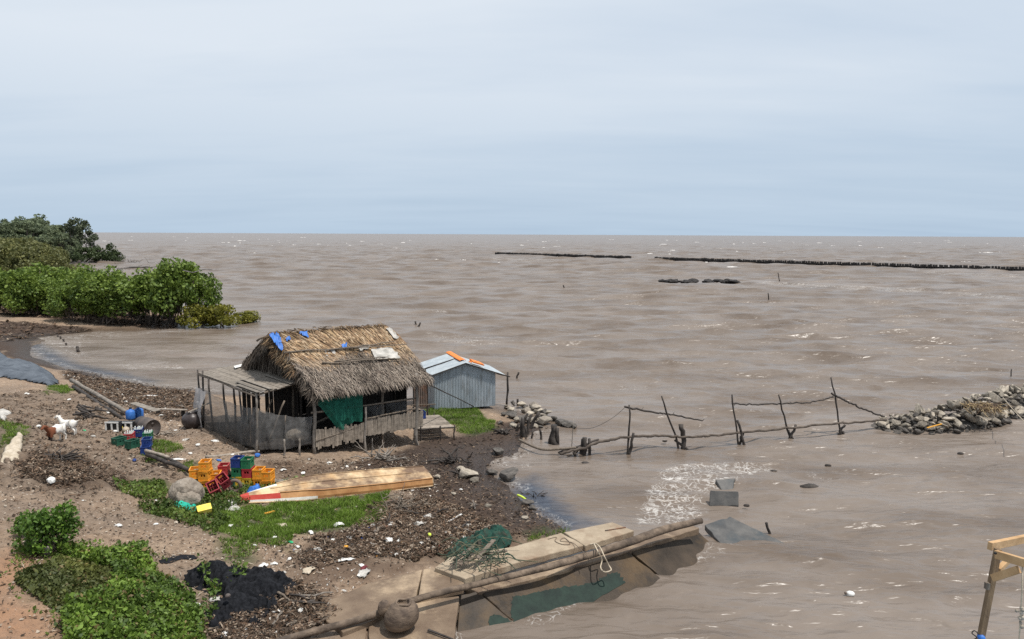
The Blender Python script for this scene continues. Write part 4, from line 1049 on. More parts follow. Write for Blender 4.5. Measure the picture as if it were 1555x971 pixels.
# ================================================================== heaps of cloth, nets, tarps
def heap(name, poly, h, m, label, cat, fold=.06, fs=5., edge=.35, seed=1, n=90, base=0., ridge=True, octv=3):
    P = gpoly(poly); lo, hi = P.min(0)-.1, P.max(0)+.1
    nx = n; ny = max(8, int(n*(hi[1]-lo[1])/(hi[0]-lo[0])))
    X, Y = np.meshgrid(np.linspace(lo[0], hi[0], nx), np.linspace(lo[1], hi[1], ny))
    x, y = X.ravel(), Y.ravel()
    wk_ = .12 if ridge else .04; wxx = x+wk_*fbm(x*4, y*4, seed+2, 3)*edge*2; wyy = y+wk_*fbm(x*4, y*4, seed+9, 3)*edge*2
    d = pdist(P, wxx, wyy); e = np.clip(d/edge, 0, 1); e = e*(2-e)
    fo_ = fbm(x*fs+1.2*fbm(x*fs*.6, y*fs*.6, seed+31, 2), y*fs*.7, seed, octv)
    if ridge: fo_ = .35-np.abs(fo_)*1.6
    z = tz(x, y)+base+.01+e*h*(.65+.5*fbm(x*1.7, y*1.7, seed+4, 2))+fold*fo_*np.clip(d/.12, 0, 1)
    I = np.arange(nx*ny).reshape(ny, nx)
    Fq_ = np.stack([I[:-1,:-1], I[:-1,1:], I[1:,1:], I[1:,:-1]], -1).reshape(-1, 4)
    Fq_ = Fq_[(d[Fq_].min(1) > -.005)]
    used = np.unique(Fq_); rm_ = np.full(nx*ny, -1); rm_[used] = np.arange(len(used))
    V_ = np.stack([x, y, z], 1)[used]
    if len(used) == 0: return None
    o = npmesh(name, V_, rm_[Fq_], m, None, smooth=True)
    o.modifiers.new('thick', 'SOLIDIFY').thickness = .012
    if label: tag(o, label, cat)
    return o
heap('netting_heap', [(284,868),(310,863),(350,866),(400,868),(440,880),(452,890),(440,905),(418,915),(425,925),(405,940),(398,955),(370,952),(340,958),(315,962),(312,930),(330,915),(325,905),(295,898),(278,884)], .30, m_blacknet, 'sprawling heap of black netting with vines creeping over it', 'net heap', .30, 3.4, .5, 3, 220, octv=3)
heap('black_cloth', [(240,852),(262,845),(295,843),(300,849),(270,852),(245,858)], .05, m_blacknet, 'thin strip of black cloth lying on the bare soil above the netting', 'cloth', .03, 6, .15, 8, 40)
heap('fishing_net', [(676,852),(690,838),(700,828),(735,818),(765,812),(778,822),(776,836),(750,846),(720,856),(690,863)], .27, m_heapgreen, 'green fishing net piled with boards on the end of the cap slab', 'fishing net', .30, 5.0, .35, 12, 130, base=.12)
for (a, b_, z) in (((690,852),(722,828),.86), ((698,858),(740,838),.86), ((725,848),(750,820),.98), ((740,842),(770,836),.86), ((684,858),(714,848),.83)):
    tag(MB().beam(at(*a, z), at(*b_, z+.06), .10, .025, jit=.01).build('board', m_wood), {690:'rotten board sticking out of the green net nearest the sack',698:'grey board lying along the front of the green net',725:'board rising from the middle of the green net heap',740:'short board on the right side of the green net heap',684:'flat board at the left foot of the green net heap'}[a[0]], 'board')
heap('geotextile', [(-40,535),(0,533),(20,548),(60,556),(82,570),(92,583),(78,587),(40,580),(0,575),(-40,575)], .40, m_tarp, 'grey blue geotextile sheet draped over the end of the bank', 'sheet', .10, 1.1, .8, 15, 140, ridge=False, octv=4)
heap('turquoise_net', [(263,769),(272,765),(284,770),(298,768),(302,776),(294,782),(280,778),(268,776)], .17, m_turq, 'bright turquoise net bundle on the grass in front of the big sack', 'net', .20, 5, .2, 17, 70, base=.06)
heap('blue_tarp', [(374,752),(384,746),(396,746),(402,751),(388,757),(376,760),(368,760)], .22, m_blue, 'crumpled blue tarp behind the canoe bow', 'tarp', .26, 4, .2, 18, 70, base=.05)
heap('grey_plastic', [(345,762),(356,758),(362,770),(370,776),(355,778),(340,775)], .12, m_sheet, 'crumpled grey plastic sheet left of the canoe bow', 'plastic sheet', .08, 7, .12, 19, 40)
heap('white_bag', [(0,704),(4,690),(16,672),(30,661),(36,664),(35,684),(30,704),(24,700),(18,706),(11,699),(6,706)], .20, m_tan, 'big pale woven bag leaning on the bank at the left edge', 'bag', .11, 3.5, .15, 20, 70, base=.03)
heap('white_bag', [(-8,626),(5,624),(20,628),(12,634),(8,645),(2,640),(-8,634)], .20, m_sheet, 'crumpled white bag above the grass at the left edge', 'bag', .06, 5, .2, 22, 40)
mb = MB()
for k in range(46):
    a = at(rng.uniform(680, 772), rng.uniform(818, 856), .95+.18*rng.random()); d = V3(rng.normal(0, .25), rng.normal(0, .18), 0)
    mb.tube(curve([a-d+V3(0,0,-.12), a+rng.normal(0, .07, 3), a+d*.6+rng.normal(0, .06, 3), a+d*1.3+V3(0,0,-.14)], 9), .012, 4)
nst = mb.build('net_strands', M('net_cord', (.02,.055,.04), (.14,.125,.08), 3, .95, 0)); nst.parent = [o for o in bpy.data.objects if o.name == 'fishing_net'][0]
sk = gp(277, 766)
tag(blob('big_sack', sk+V3(0,.25,.24), (.50,.42,.42), m_sack, None, .13, 31, 4, .55), 'large round grey brown sack sitting in the grass beside the crate stacks', 'sack')
tag(blob('sack', sk+V3(.14,-.05,.16), (.34,.26,.26), m_sack, None, .16, 35, 4, .6), 'smaller sagging sack slumped in front of the large round one', 'sack')
# ================================================================== litter, each piece a thing
def crumple(name, px, py, size, m, label, cat, asp=.5, hgt=.25, seed=None, rz=None, group=None, up=0):
    q = gp(px, py); r = np.random.default_rng(int(px*7+py)); n = 7
    Vv = []; a0 = r.random()*3 if rz is None else rz
    for i in range(n+1):
        for j in range(n+1):
            u_, v_ = i/n-.5, j/n-.5; k = 1-.35*abs(u_*v_)*4*r.random()
            x, y = (u_+r.normal(0, .06))*size*k, (v_+r.normal(0, .06))*size*asp*k
            Vv.append(q+V3(x*math.cos(a0)-y*math.sin(a0), x*math.sin(a0)+y*math.cos(a0), up+.01+hgt*size*(max(0, .5-abs(u_)-.3*abs(v_))+.35*r.random())))
    Ff = [(i*(n+1)+j, i*(n+1)+j+1, (i+1)*(n+1)+j+1, (i+1)*(n+1)+j) for i in range(n) for j in range(n)]
    o = npmesh(name, Vv, Ff, m); o.modifiers.new('t', 'SOLIDIFY').thickness = .008
    return tag(o, label, cat, group)
def chunk(name, px, py, size, m, label, cat, sh=(1,.6,.4), group=None):
    q = gp(px, py); o = blob(name, q+V3(0,0,size*sh[2]*.4), np.array(sh)*size/2, m, None, .22, int(px+py*3), 2, .7, False)
    o.rotation_euler = (0, 0, rng.random()*3); return tag(o, label, cat, group)
crumple('foam_scrap', 482, 836, .26, m_white, 'white flat foam piece on the brown mud below the canoe grass', 'foam scrap', .55, .2)
crumple('white_cloth', 523, 852, .46, m_white, 'long white cloth strip on the mud above the concrete slab', 'cloth', .28, .12, rz=.35)
crumple('pale_cloth', 552, 872, .42, m_sheet, 'crumpled pale cloth beside a maroon rag on the mud', 'cloth', .6, .2)
crumple('maroon_rag', 553, 866, .26, m_maroon, 'small dark maroon rag lying on the pale cloth', 'rag', .5, .3, up=.03)
crumple('white_scrap', 549, 860, .18, m_white, 'small white scrap lying just beyond the maroon rag', 'scrap', .6, .3)
crumple('tan_cloth', 469, 868, .34, m_tan, 'crumpled tan cloth right of the black netting', 'cloth', .7, .3)
crumple('white_scrap', 401, 861, .20, m_white, 'white folded scrap at the upper edge of the black netting', 'scrap', .7, .5)
chunk('foam_block', 293, 921, .34, m_white, 'white foam bar lying on the vines left of the black netting', 'foam block', (1,.35,.3))
crumple('white_card', 327, 935, .2, m_sheet, 'pale square card lying on the black netting', 'card', .8, .1, up=.33)
chunk('grey_can', 347, 931, .12, m_iron, 'small grey can on the black netting', 'can', (1,.8,.8)).location[2] += .33
crumple('white_scrap', 421, 931, .24, m_white, 'white strip at the right foot of the black netting', 'scrap', .3, .3)
crumple('white_scrap', 341, 966, .2, m_white, 'white scrap at the bottom edge below the black netting', 'scrap', .6, .4)
chunk('white_bar', 322, 796, .2, m_white, 'white bar shaped foam piece below the yellow box', 'foam piece', (1,.4,.3))
crumple('pale_cloth', 428, 800, .42, m_tan, 'pale torn cloth spread on the grass below the canoe', 'cloth', .45, .2)
crumple('white_plastic', 514, 799, .3, m_white, 'white plastic cluster at the edge of the canoe grass', 'plastic', .6, .4)
crumple('white_plastic', 472, 811, .2, m_white, 'white plastic twist on the dark litter below the grass', 'plastic', .5, .6)
chunk('green_bottle', 441, 825, .17, m_mint, 'small green plastic bottle in the grass', 'bottle', (1,.4,.4))
crumple('orange_bag', 525, 834, .2, m_ochre, 'crumpled orange bag with a white handle on the litter', 'bag', .7, .6)
crumple('orange_bag', 609, 826, .16, m_ochre, 'small ochre wrapper in the brown litter', 'wrapper', .7, .5)
crumple('white_plastic', 590, 822, .26, m_white, 'white crumpled plastic in the middle of the brown litter', 'plastic', .7, .5)
crumple('white_plastic', 636, 799, .32, m_sheet, 'large grey white plastic lump on the litter heap', 'plastic', .8, .5)
crumple('grey_plastic', 651, 787, .3, m_sheet, 'grey plastic lump highest on the litter heap', 'plastic', .8, .5)
crumple('white_plastic', 712, 800, .2, m_white, 'white plastic lump near the dark mud edge of the litter', 'plastic', .8, .5)
q0, q1 = gp(682, 795), gp(701, 786); tag(MB().beam(q0+V3(0,0,.06), q1+V3(0,0,.1), .05, .02).build('white_lath', m_white), 'thin white lath lying slanted on the dark mud', 'lath')
tag(blob('ball', gp(652,816)+V3(0,0,.06), (.06,.06,.06), m_lime, None, .02, 3, 2, 2), 'small lime coloured ball in the litter above the green net', 'ball')
chunk('tan_board', 703, 811, .34, m_ochre, 'tan broken board piece on the litter near the green net', 'board', (1,.35,.12))
yq = gp(311, 784); yb_ = MB(); yb_.box((0,0,0), (.34,.26,.16)); yb_.box((0,0,.085), (.36,.28,.02)); yo = yb_.build('yellow_box', m_yel); yo.location = [float(v) for v in yq+V3(0,0,.17)]; yo.rotation_euler = (.25,-.1,.5); tag(yo, 'yellow plastic box lying in the grass beside the turquoise net', 'box')
tag(MB().beam(gp(402,783)+V3(0,0,.05), gp(417,779)+V3(0,0,.05), .07, .03).build('orange_lath', m_ochre), 'short orange lath in the grass under the canoe bow', 'lath')
tag(MB().stick(gp(312,696)+V3(0,0,.05), gp(394,690)+V3(0,0,.09), .06, .045).build('plank', m_plank), 'long pale plank lying in front of the hut porch', 'plank')
chunk('blue_scrap', 391, 694, .2, m_blue, 'blue scrap at the end of the long pale plank', 'scrap', (1,.7,.8))
chunk('blue_scrap', 332, 700, .26, m_blue, 'flat blue scrap beside the long pale plank', 'scrap', (1,.4,.25))
crumple('white_sheet', 327, 671, .42, m_white, 'white sheet crumpled on the soil before the porch net', 'sheet', .5, .15)
chunk('white_stone', 78, 734, .24, m_white, 'white lump on the bare slope below the goats', 'lump', (1,.8,.8))
chunk('white_stone', 664, 727, .24, m_stone, 'pale round stone beside the canoe stern', 'stone', (1,.8,.7))
chunk('green_scrap', 128, 655, .16, m_mint, 'small green scrap on the slope beside the white goat', 'scrap', (1,.6,.4))
chunk('white_bone', 133, 681, .22, m_white, 'white stick like scrap on the slope right of the goats', 'scrap', (1,.3,.3))
chunk('blue_scrap', 204, 701, .22, m_navy, 'small dark blue scrap on the slope below the bottle crates', 'scrap', (1,.6,.5))
crumple('white_plastic', 225, 603, .75, m_white, 'white plastic pile on the beach litter behind the long beams', 'plastic', .4, .15, rz=.3)
crumple('white_plastic', 100, 571, .5, m_white, 'white plastic scrap beside the geotextile sheet', 'plastic', .4, .2)
crumple('white_plastic', 268, 699, .55, m_white, 'long white sheet piece on the soil left of the orange crates', 'sheet', .3, .12, rz=.1)
crumple('white_plastic', 282, 669, .4, m_sheet, 'pale plastic scrap on the bare soil before the round jar', 'plastic', .4, .15)
smallw = 'small white scraps strewn over the shore'
spots = [(571,809),(594,796),(591,823),(668,839),(655,835),(687,828),(705,817),(572,809),(551,815),(594,796),(637,799),(608,824),(566,800),(418,817),(390,832),(416,858),(405,880),(540,722),(515,727),(487,728),(468,700),(500,704),(525,711),(560,706),(430,715),(350,690),(300,680),(610,760),(585,792),(620,812),(640,826),(672,812),(690,803),(660,800),(600,842),(575,838),(530,818),(505,820),(455,835),(440,850),(430,870),(450,930),(440,950),(415,960),(375,966),(300,955),(265,940),(240,800),(180,800),(120,760),(240,760),(200,745),(150,700),(170,660),(165,628),(190,610),(210,604),(250,622),(300,612),(260,655),(245,632),(110,605),(60,648),(40,600),(140,665),(640,755),(560,745),(700,745),(600,735),(545,830),(470,790),(380,800),(350,800),(335,775),(440,728),(460,720),(410,672),(290,690),(310,720)]
for i, (px, py) in enumerate(spots):
    sz = (.07+.10*rng.random())*(1.35 if py < 700 else 1)
    if i % 3: chunk('white_scrap', px+rng.normal(0, 3), py+rng.normal(0, 2), sz, m_white if i % 4 else m_sheet, 'small white scrap lying among the brown shore litter', 'scrap', (1,.7,.4), smallw)
    else: crumple('white_scrap', px, py, sz*1.3, m_white, 'small white scrap lying among the brown shore litter', 'scrap', .6, .4, None, None, smallw)

# ================================================================== beams, drums, jar
def pole(name, a, b_, r0, r1, m, label, za=.1, zb=.1, cat='pole'):
    return tag(MB().stick(gp(*a)+V3(0,0,za), gp(*b_)+V3(0,0,zb), r0, r1, 8, .12, 8).build(name, m), label, cat)
pole('beam', (109,588), (190,634), .10, .08, m_greywood, 'long grey beam lying down the bank toward the drum, the upper of two', .35, .25, 'beam')
pole('beam', (112,592), (187,640), .10, .08, m_darkwood, 'long dark beam lying under the grey one on the bank', .15, .1, 'beam')
pole('beam', (224,699), (287,726), .08, .07, m_darkwood, 'dark beam sloping down from the bottle crates to the orange stack', .2, .25, 'beam')
pole('beam', (240,695), (290,720), .08, .06, m_darkwood, 'second dark beam beside the one sloping to the orange stack', .12, .12, 'beam')
pole('beam', (222,698), (256,706), .06, .05, m_plank, 'short pale board lying across the top of the dark beams', .3, .25, 'beam')
for i in range(13):
    px, py = 118+rng.random()*40, 624+rng.random()*16; L_ = 12+14*rng.random(); s_ = rng.normal(.15, .35)
    pole('dark_branch', (px-L_/2, py-L_*s_/2), (px+L_/2, py+L_*s_/2), .05, .03, m_darkwood, 'dark branch in the woodpile behind the white goat', .06+.3*rng.random(), .06+.25*rng.random(), 'branch')['group'] = 'branches of the woodpile'
dr = gp(226, 662); a_ = V3(.8,-.6,0)
drum = thing('rusted_drum', 'dark rusted drum lying on its side under a pale plank', 'drum', dr)
Rd = np.array(Vector(a_).to_track_quat('Z', 'Y').to_matrix())
MB().lathe([(0,-.45),(.30,-.45),(.32,-.44),(.32,-.15),(.335,-.14),(.335,-.12),(.32,-.11),(.32,.15),(.335,.16),(.335,.18),(.32,.19),(.32,.44),(.30,.45),(.29,.43),(0,.43)], dr+V3(-.15,.2,.33), 28, Rd).build('drum_body', m_iron, drum)
MB().lathe([(0,.0),(.05,0),(.05,.03),(0,.03)], dr+V3(-.15,.2,.33)+a_*.43+V3(0,0,.16), 10, Rd).build('bung', m_iron, drum)
tag(MB().beam(gp(203,637)*(1,1,0)+V3(0,0,dr[2]+.78), gp(236,650)*(1,1,0)+V3(.1,0,dr[2]+.68), .30, .03, jit=.01).build('plank', m_roofboard), 'pale plank lying on top of the rusted drum', 'plank')
for i, (px, py) in enumerate(((199,640),(211,638))):
    t = thing('blue_can', ('blue plastic can left behind the rusted drum', 'blue plastic can with a white cap behind the rusted drum')[i], 'can', gp(px, py)); p = gp(px, py)
    MB().lathe([(0,0),(.17,0),(.19,.04),(.19,.30),(.15,.36),(.06,.39),(.05,.43),(0,.43)], p+V3(0,0,.1), 16).build('can_body', m_blue, t)
    MB().lathe([(0,.43),(.055,.43),(.055,.49),(0,.49)], p+V3(0,0,.1), 12).build('cap', m_white if i else m_black, t)
for i, (px, py) in enumerate(((173,655),(194,655))):
    p = gp(px, py); t = thing('slatted_crate', ('black and white slatted crate left of the yellow ball', 'black and white slatted crate between the balls and the drum')[i], 'crate', p)
    mb = MB(); 
    for sx_ in (-.22, 0, .22): mb.box(p+V3(sx_,-.14,.20), (.055,.03,.36))
    mb.box(p+V3(0,-.145,.37), (.52,.03,.05)); mb.box(p+V3(0,-.145,.04), (.52,.03,.05)); mb.build('slats', m_white, t)
    mb = MB(); mb.box(p+V3(0,.02,.2), (.48,.28,.34)); mb.build('box', m_black, t)
tag(blob('ball', gp(182,655)+V3(0,0,.13), (.13,.13,.13), m_yel, None, .01, 3, 3, 2), 'pale yellow ball between the two slatted crates', 'ball')
tag(blob('ball', gp(191.5,658)+V3(0,0,.13), (.13,.13,.13), m_tan, None, .01, 4, 3, 2), 'tan ball in front of the right slatted crate', 'ball')
jp = gp(292, 651)
rj = thing('round_jar', 'big dark round water jar standing against the porch corner', 'jar', jp)
MB().lathe([(0,0),(.2,0),(.33,.12),(.40,.30),(.38,.48),(.28,.60),(.20,.64),(.22,.69),(.2,.70),(.17,.64),(.0,.5)], jp, 28).build('jar_body', m_clay, rj)
MB().beam(jp+V3(-.05,-.2,.72), jp+V3(.75,.15,1.05), .14, .03).build('lid_board', m_plank, rj)
bn = gp(259, 634); bt = thing('low_bench', 'low rough bench of one pale board on dark stumps on the beach', 'bench', bn)
MB().beam(bn+V3(-.75,.1,.34), bn+V3(.75,-.05,.34), .16, .04).build('seat', m_plank, bt)
for sx_ in (-.55,.5): MB().stick(bn+V3(sx_,.05,-.05), bn+V3(sx_,.05,.32), .08).build('leg', m_darkwood, bt)
ty = gp(357, 748)
mb = MB(); pts = [ty+V3(.17*math.cos(a),.02,+.20+.17*math.sin(a)) for a in np.linspace(0, 2*PI, 21)]
tag(MB().tube(pts, .055, 8, False).build('rusty_hoop', m_rust), 'brown round hoop standing beside the tipped red crate', 'hoop')
tag(MB().beam(gp(366,741)+V3(0,0,.06), gp(407,735)+V3(0,0,.06), .12, .02, jit=.01).build('zinc_strip', m_corrroof), 'thin silvery zinc strip lying at the foot of the yellow crates', 'strip')
pole('driftwood', (410,738), (438,733), .10, .07, m_greywood, 'thick grey driftwood piece behind the canoe', .08, .08, 'driftwood')

# ================================================================== goats
def goat(loc, heading, sc, label, mats, graze=False, brown=False):
    t = thing('goat', label, 'goat', loc)
    J = {}; E = []
    def add(n, p, r): J[n] = (p, r)
    add('rump', (-.34,0,.52), .13); add('hip', (-.24,0,.50), .155); add('mid', (0,0,.48), .165); add('chest', (.22,0,.49), .15); add('shoulder', (.30,0,.53), .12)
    hz = .0 if not graze else -.06
    add('neck', (.40,0,.66+hz), .075); add('poll', (.46,0,.78+hz), .07); add('brow', (.51,0,.795+hz), .068); add('muzzle', (.62,0,.72+hz), .042); add('nose', (.66,0,.70+hz), .03)
    ch = ['rump','hip','mid','chest','shoulder','neck','poll','brow','muzzle','nose']; E += list(zip(ch, ch[1:]))
    add('tail1', (-.42,0,.60), .03); add('tail2', (-.47,0,.64), .018); E += [('rump','tail1'), ('tail1','tail2')]
    for sg, s in ((1,'l'), (-1,'r')):
        st = .04*sg
        add('fs'+s, (.26+st*.5,.08*sg,.40), .07); add('fk'+s, (.27+st,.085*sg,.22), .034); add('ff'+s, (.265+st,.085*sg,.06), .026); add('fh'+s, (.275+st,.085*sg,.012), .03)
        E += [('chest','fs'+s), ('fs'+s,'fk'+s), ('fk'+s,'ff'+s), ('ff'+s,'fh'+s)]
        add('bs'+s, (-.24-st*.5,.085*sg,.40), .085); add('bk'+s, (-.20-st,.09*sg,.30), .055); add('bh'+s, (-.32-st,.09*sg,.20), .032); add('bf'+s, (-.30-st,.09*sg,.06), .026); add('bo'+s, (-.29-st,.09*sg,.012), .03)
        E += [('hip','bs'+s), ('bs'+s,'bk'+s), ('bk'+s,'bh'+s), ('bh'+s,'bf'+s), ('bf'+s,'bo'+s)]
        add('e1'+s, (.47,.07*sg,.80+hz), .022); add('e2'+s, (.45,.16*sg,.77+hz), .012); E += [('poll','e1'+s), ('e1'+s,'e2'+s)]
    names = list(J); me = bpy.data.meshes.new('body'); me.from_pydata([J[n][0] for n in names], [(names.index(a), names.index(b_)) for a, b_ in E], [])
    o = bpy.data.objects.new('body', me); C.objects.link(o); o.parent = t
    md = o.modifiers.new('skin', 'SKIN'); md.use_smooth_shade = True
    lay = me.skin_vertices[0] if len(me.skin_vertices) else None
    if lay is None:
        import bmesh
        bm = bmesh.new(); bm.from_mesh(me); bm.verts.layers.skin.verify(); bm.to_mesh(me); bm.free(); lay = me.skin_vertices[0]
    for i, n in enumerate(names): lay.data[i].radius = (J[n][1],)*2
    lay.data[names.index('mid')].use_root = True
    o.modifiers.new('sub', 'SUBSURF').levels = 1; o.modifiers['sub'].render_levels = 2
    o.data.materials.append(mats[0])
    for sg in (1, -1):
        MB().tube([(.45,.03*sg,.84+hz), (.42,.04*sg,.92+hz), (.36,.055*sg,.95+hz)], [.016,.012,.004], 6).build('horn', m_hoof, t, local=True)
        MB().lathe([(0,-.012),(.01,-.006),(.012,0),(.01,.006),(0,.012)], (.545,.052*sg,.79+hz), 8).build('eye', m_black, t, local=True)
    t.rotation_euler = (0, 0, heading); t.scale = (sc,)*3
    return t
def coat(name):   # white goat with brown fore part and dark legs, by position along the body
    m = M(name, (.62,.58,.52), (.76,.73,.68), 9, .95, .3, 40); nt = m.node_tree; N = nt.nodes; L = nt.links; b = N['Principled BSDF']
    tc = N.new('ShaderNodeTexCoord'); sx = N.new('ShaderNodeSeparateXYZ'); L.new(tc.outputs['Object'], sx.inputs[0])
    nz = N.new('ShaderNodeTexNoise'); nz.inputs['Scale'].default_value = 5; L.new(tc.outputs['Object'], nz.inputs['Vector'])
    ad = N.new('ShaderNodeMath'); ad.operation = 'MULTIPLY_ADD'; L.new(nz.outputs['Fac'], ad.inputs[0]); ad.inputs[1].default_value = .25; L.new(sx.outputs['X'], ad.inputs[2])
    gt = N.new('ShaderNodeMapRange'); gt.inputs[1].default_value = .24; gt.inputs[2].default_value = .28; L.new(ad.outputs[0], gt.inputs[0])
    old = b.inputs['Base Color'].links[0].from_socket
    mx = N.new('ShaderNodeMix'); mx.data_type = 'RGBA'; L.new(gt.outputs[0], mx.inputs[0]); L.new(old, mx.inputs[6]); mx.inputs[7].default_value = (.17,.06,.03,1)
    lg_ = N.new('ShaderNodeMapRange'); lg_.inputs[1].default_value = .30; lg_.inputs[2].default_value = .26; L.new(sx.outputs['Z'], lg_.inputs[0])
    l2 = N.new('ShaderNodeMath'); l2.operation = 'MULTIPLY'; L.new(lg_.outputs[0], l2.inputs[0]); L.new(gt.outputs[0], l2.inputs[1])
    m2 = N.new('ShaderNodeMix'); m2.data_type = 'RGBA'; L.new(l2.outputs[0], m2.inputs[0]); L.new(mx.outputs[2], m2.inputs[6]); m2.inputs[7].default_value = (.03,.02,.018,1)
    L.new(m2.outputs[2], b.inputs['Base Color']); return m
goat(gp(105, 660), PI-.15, .82, 'white goat standing on the mound with its head raised', (m_goatw,))
goat(gp(86, 672), PI+1.35, .90, 'brown and white goat standing on the mound in front of the white one', (coat('brown_white_coat'),), True)

# ================================================================== stones
import bmesh
STN = []
for sd_ in range(7):
    bm = bmesh.new(); bmesh.ops.create_icosphere(bm, subdivisions=3, radius=1); r = np.random.default_rng(100+sd_)
    pl = [(lambda v: v/np.linalg.norm(v))(r.normal(0, 1, 3)) for k in range(12)]; of = .42+.3*r.random(12)
    for v in bm.verts:
        p = np.array(v.co); p *= 1+.10*fbm(p[0]*2+sd_*7, p[1]*2+p[2], sd_, 3)
        for n_, o_ in zip(pl, of):
            d = p@n_-o_
            if d > 0: p = p-n_*d*.92
        v.co = Vector(p)
    me = bpy.data.meshes.new('stone'); bm.to_mesh(me); bm.free(); STN.append(me)
def stone(name, p, size, m, label=None, group=None, cat='stone', asp=None, mi=None):
    me = STN[mi if mi is not None else rng.integers(7)]
    key = me.name+m.name
    o = bpy.data.objects.new(name, bpy.data.meshes.get(key) or me.copy())
    if o.data.name != key: o.data.name = key; o.data.materials.clear(); o.data.materials.append(m)
    C.objects.link(o); o.location = [float(v) for v in p]; o.rotation_euler = tuple(rng.normal(0, .5 if 'groin' in name else .12, 2))+(rng.random()*6,)
    a = asp or (1+.4*rng.random(), .75+.4*rng.random(), .5+.25*rng.random()); o.scale = [size/2*v for v in a]
    return tag(o, label, cat, group)
# the groin at the right: a core and its facing of single stones
gc0 = at(1330, 650, 0)
top = [(1322,655,.05,.5),(1345,657,.40,1.2),(1400,659,.72,1.8),(1450,657,.86,2.0),(1500,648,1.08,2.1),(1555,634,1.12,2.1),(1600,623,1.12,2.1)]
core = MB(); ctr = []
for (px, py, hh, ww) in top:
    p = at(px, py, 0); ctr.append((p+V3(.25, ww*.62, 0), hh, ww))
Vv = []; nn = 9
for (p, hh, ww) in ctr:
    for j in range(nn):
        t = j/(nn-1)*2-1; Vv.append(p+V3(0, t*ww*.62, -.35+(hh*.58+.3)*max(0, 1-abs(t)**1.6)))
Ff = [(i*nn+j, i*nn+j+1, (i+1)*nn+j+1, (i+1)*nn+j) for i in range(len(ctr)-1) for j in range(nn-1)]
for i in range(650):
    s_ = rng.random()*(len(ctr)-1); k = min(int(s_), len(ctr)-2); f = s_-k; p = ctr[k][0]*(1-f)+ctr[k+1][0]*f; hh = ctr[k][1]*(1-f)+ctr[k+1][1]*f; ww = ctr[k][2]*(1-f)+ctr[k+1][2]*f
    t = rng.random()*1.5-1; c_ = p+V3(0, t*ww*.60, -.1+(hh*.92)*max(0, 1-abs(t)**1.5)); st = STN[i % 7]; b_ = len(Vv); sc_ = .06+.10*rng.random(); R_ = np.array(Matrix.Rotation(rng.random()*6, 3, 'Z'))
    for v in st.vertices: Vv.append(R_ @ np.array(v.co)*sc_*(1, 1, .7)+c_)
    Ff += [tuple(b_+i2 for i2 in pg.vertices)+((b_+pg.vertices[0],) if 0 else ()) for pg in st.polygons]
mb = MB(); mb.add(Vv, Ff); mb.build('rubble', m_stonedark)['kind'] = 'stuff'
for i in range(285):
    s_ = rng.random()**.8*(len(ctr)-1); k = min(int(s_), len(ctr)-2); f = s_-k
    p = ctr[k][0]*(1-f)+ctr[k+1][0]*f; hh = ctr[k][1]*(1-f)+ctr[k+1][1]*f; ww = ctr[k][2]*(1-f)+ctr[k+1][2]*f
    t = rng.random()*1.35-1.0; z = -.12+(hh+.12)*max(0, 1-abs(t)**1.5)+rng.normal(0, .05)
    q = p+V3(0, t*ww*.62, z); wetd = z < .16
    stone('groin_stone', q, (.20+.36*rng.random()**2)*(1+.2*(s_ > 3)), m_stonedark if wetd else m_stone, 'dark wet stone at the waterline of the stone groin' if wetd else 'dry grey stone heaped on the stone groin', 'dark waterline stones of the groin' if wetd else 'dry stones of the groin')
g0 = at(1493, 622, .85)
dry = []
for i in range(500):
    b_ = g0+V3(rng.normal(0, .35), rng.normal(0, .3), .2); e = b_+V3(rng.normal(0, .25), rng.normal(-.15, .2), .1-.45*rng.random()); dry.append((b_, e))
mb = MB(); cols_ = [(.30,.22,.12), (.16,.11,.07), (.09,.065,.05), (.38,.29,.17)]
for a, b_ in dry[:260]:
    mb.col = cols_[rng.integers(4)]; mb.tube([a, lerp(a, b_, .5)+rng.normal(0,.04,3), b_], [.018,.014,.006], 3, False)
tag(mb.build('dry_brush', m_litter), 'tangle of dry brown brush caught on the stone groin', 'brush')
tag(MB().beam(at(1408,650,.28), at(1430,644,.40), .06, .03).build('orange_lath', m_ochre), 'orange lath lying across the groin stones', 'lath')
for (px, py, sx_, lab) in ((1030,427,2.1,'long low dark rubble islet showing above the sea'), (1102,427,1.15,'short dark rubble islet right of the long one'), (1075,429,.35,'tiny rubble tip between the two rubble islets')):
    p = at(px, 429.5, 0); t = thing('rubble_islet', lab, 'islet', p); mb_v = []
    n_ = int(12*sx_+4); L_ = sx_*1.5
    Vv = []; Ff = []
    for k in range(n_):
        c_ = p+V3(rng.uniform(-L_, L_), rng.normal(0, .9), .05+.38*rng.random()); st = STN[k % 7]; b_ = len(Vv); sc_ = .55+.5*rng.random()
        R_ = np.array(Matrix.Rotation(rng.random()*6, 3, 'Z'))
        for v in st.vertices: Vv.append(R_ @ np.array(v.co)*(sc_, sc_*.8, sc_*.45)+c_)
        for pg in st.polygons: Ff.append([b_+i for i in pg.vertices])
    npmesh('rubble_heap', Vv, Ff, m_pile, t)
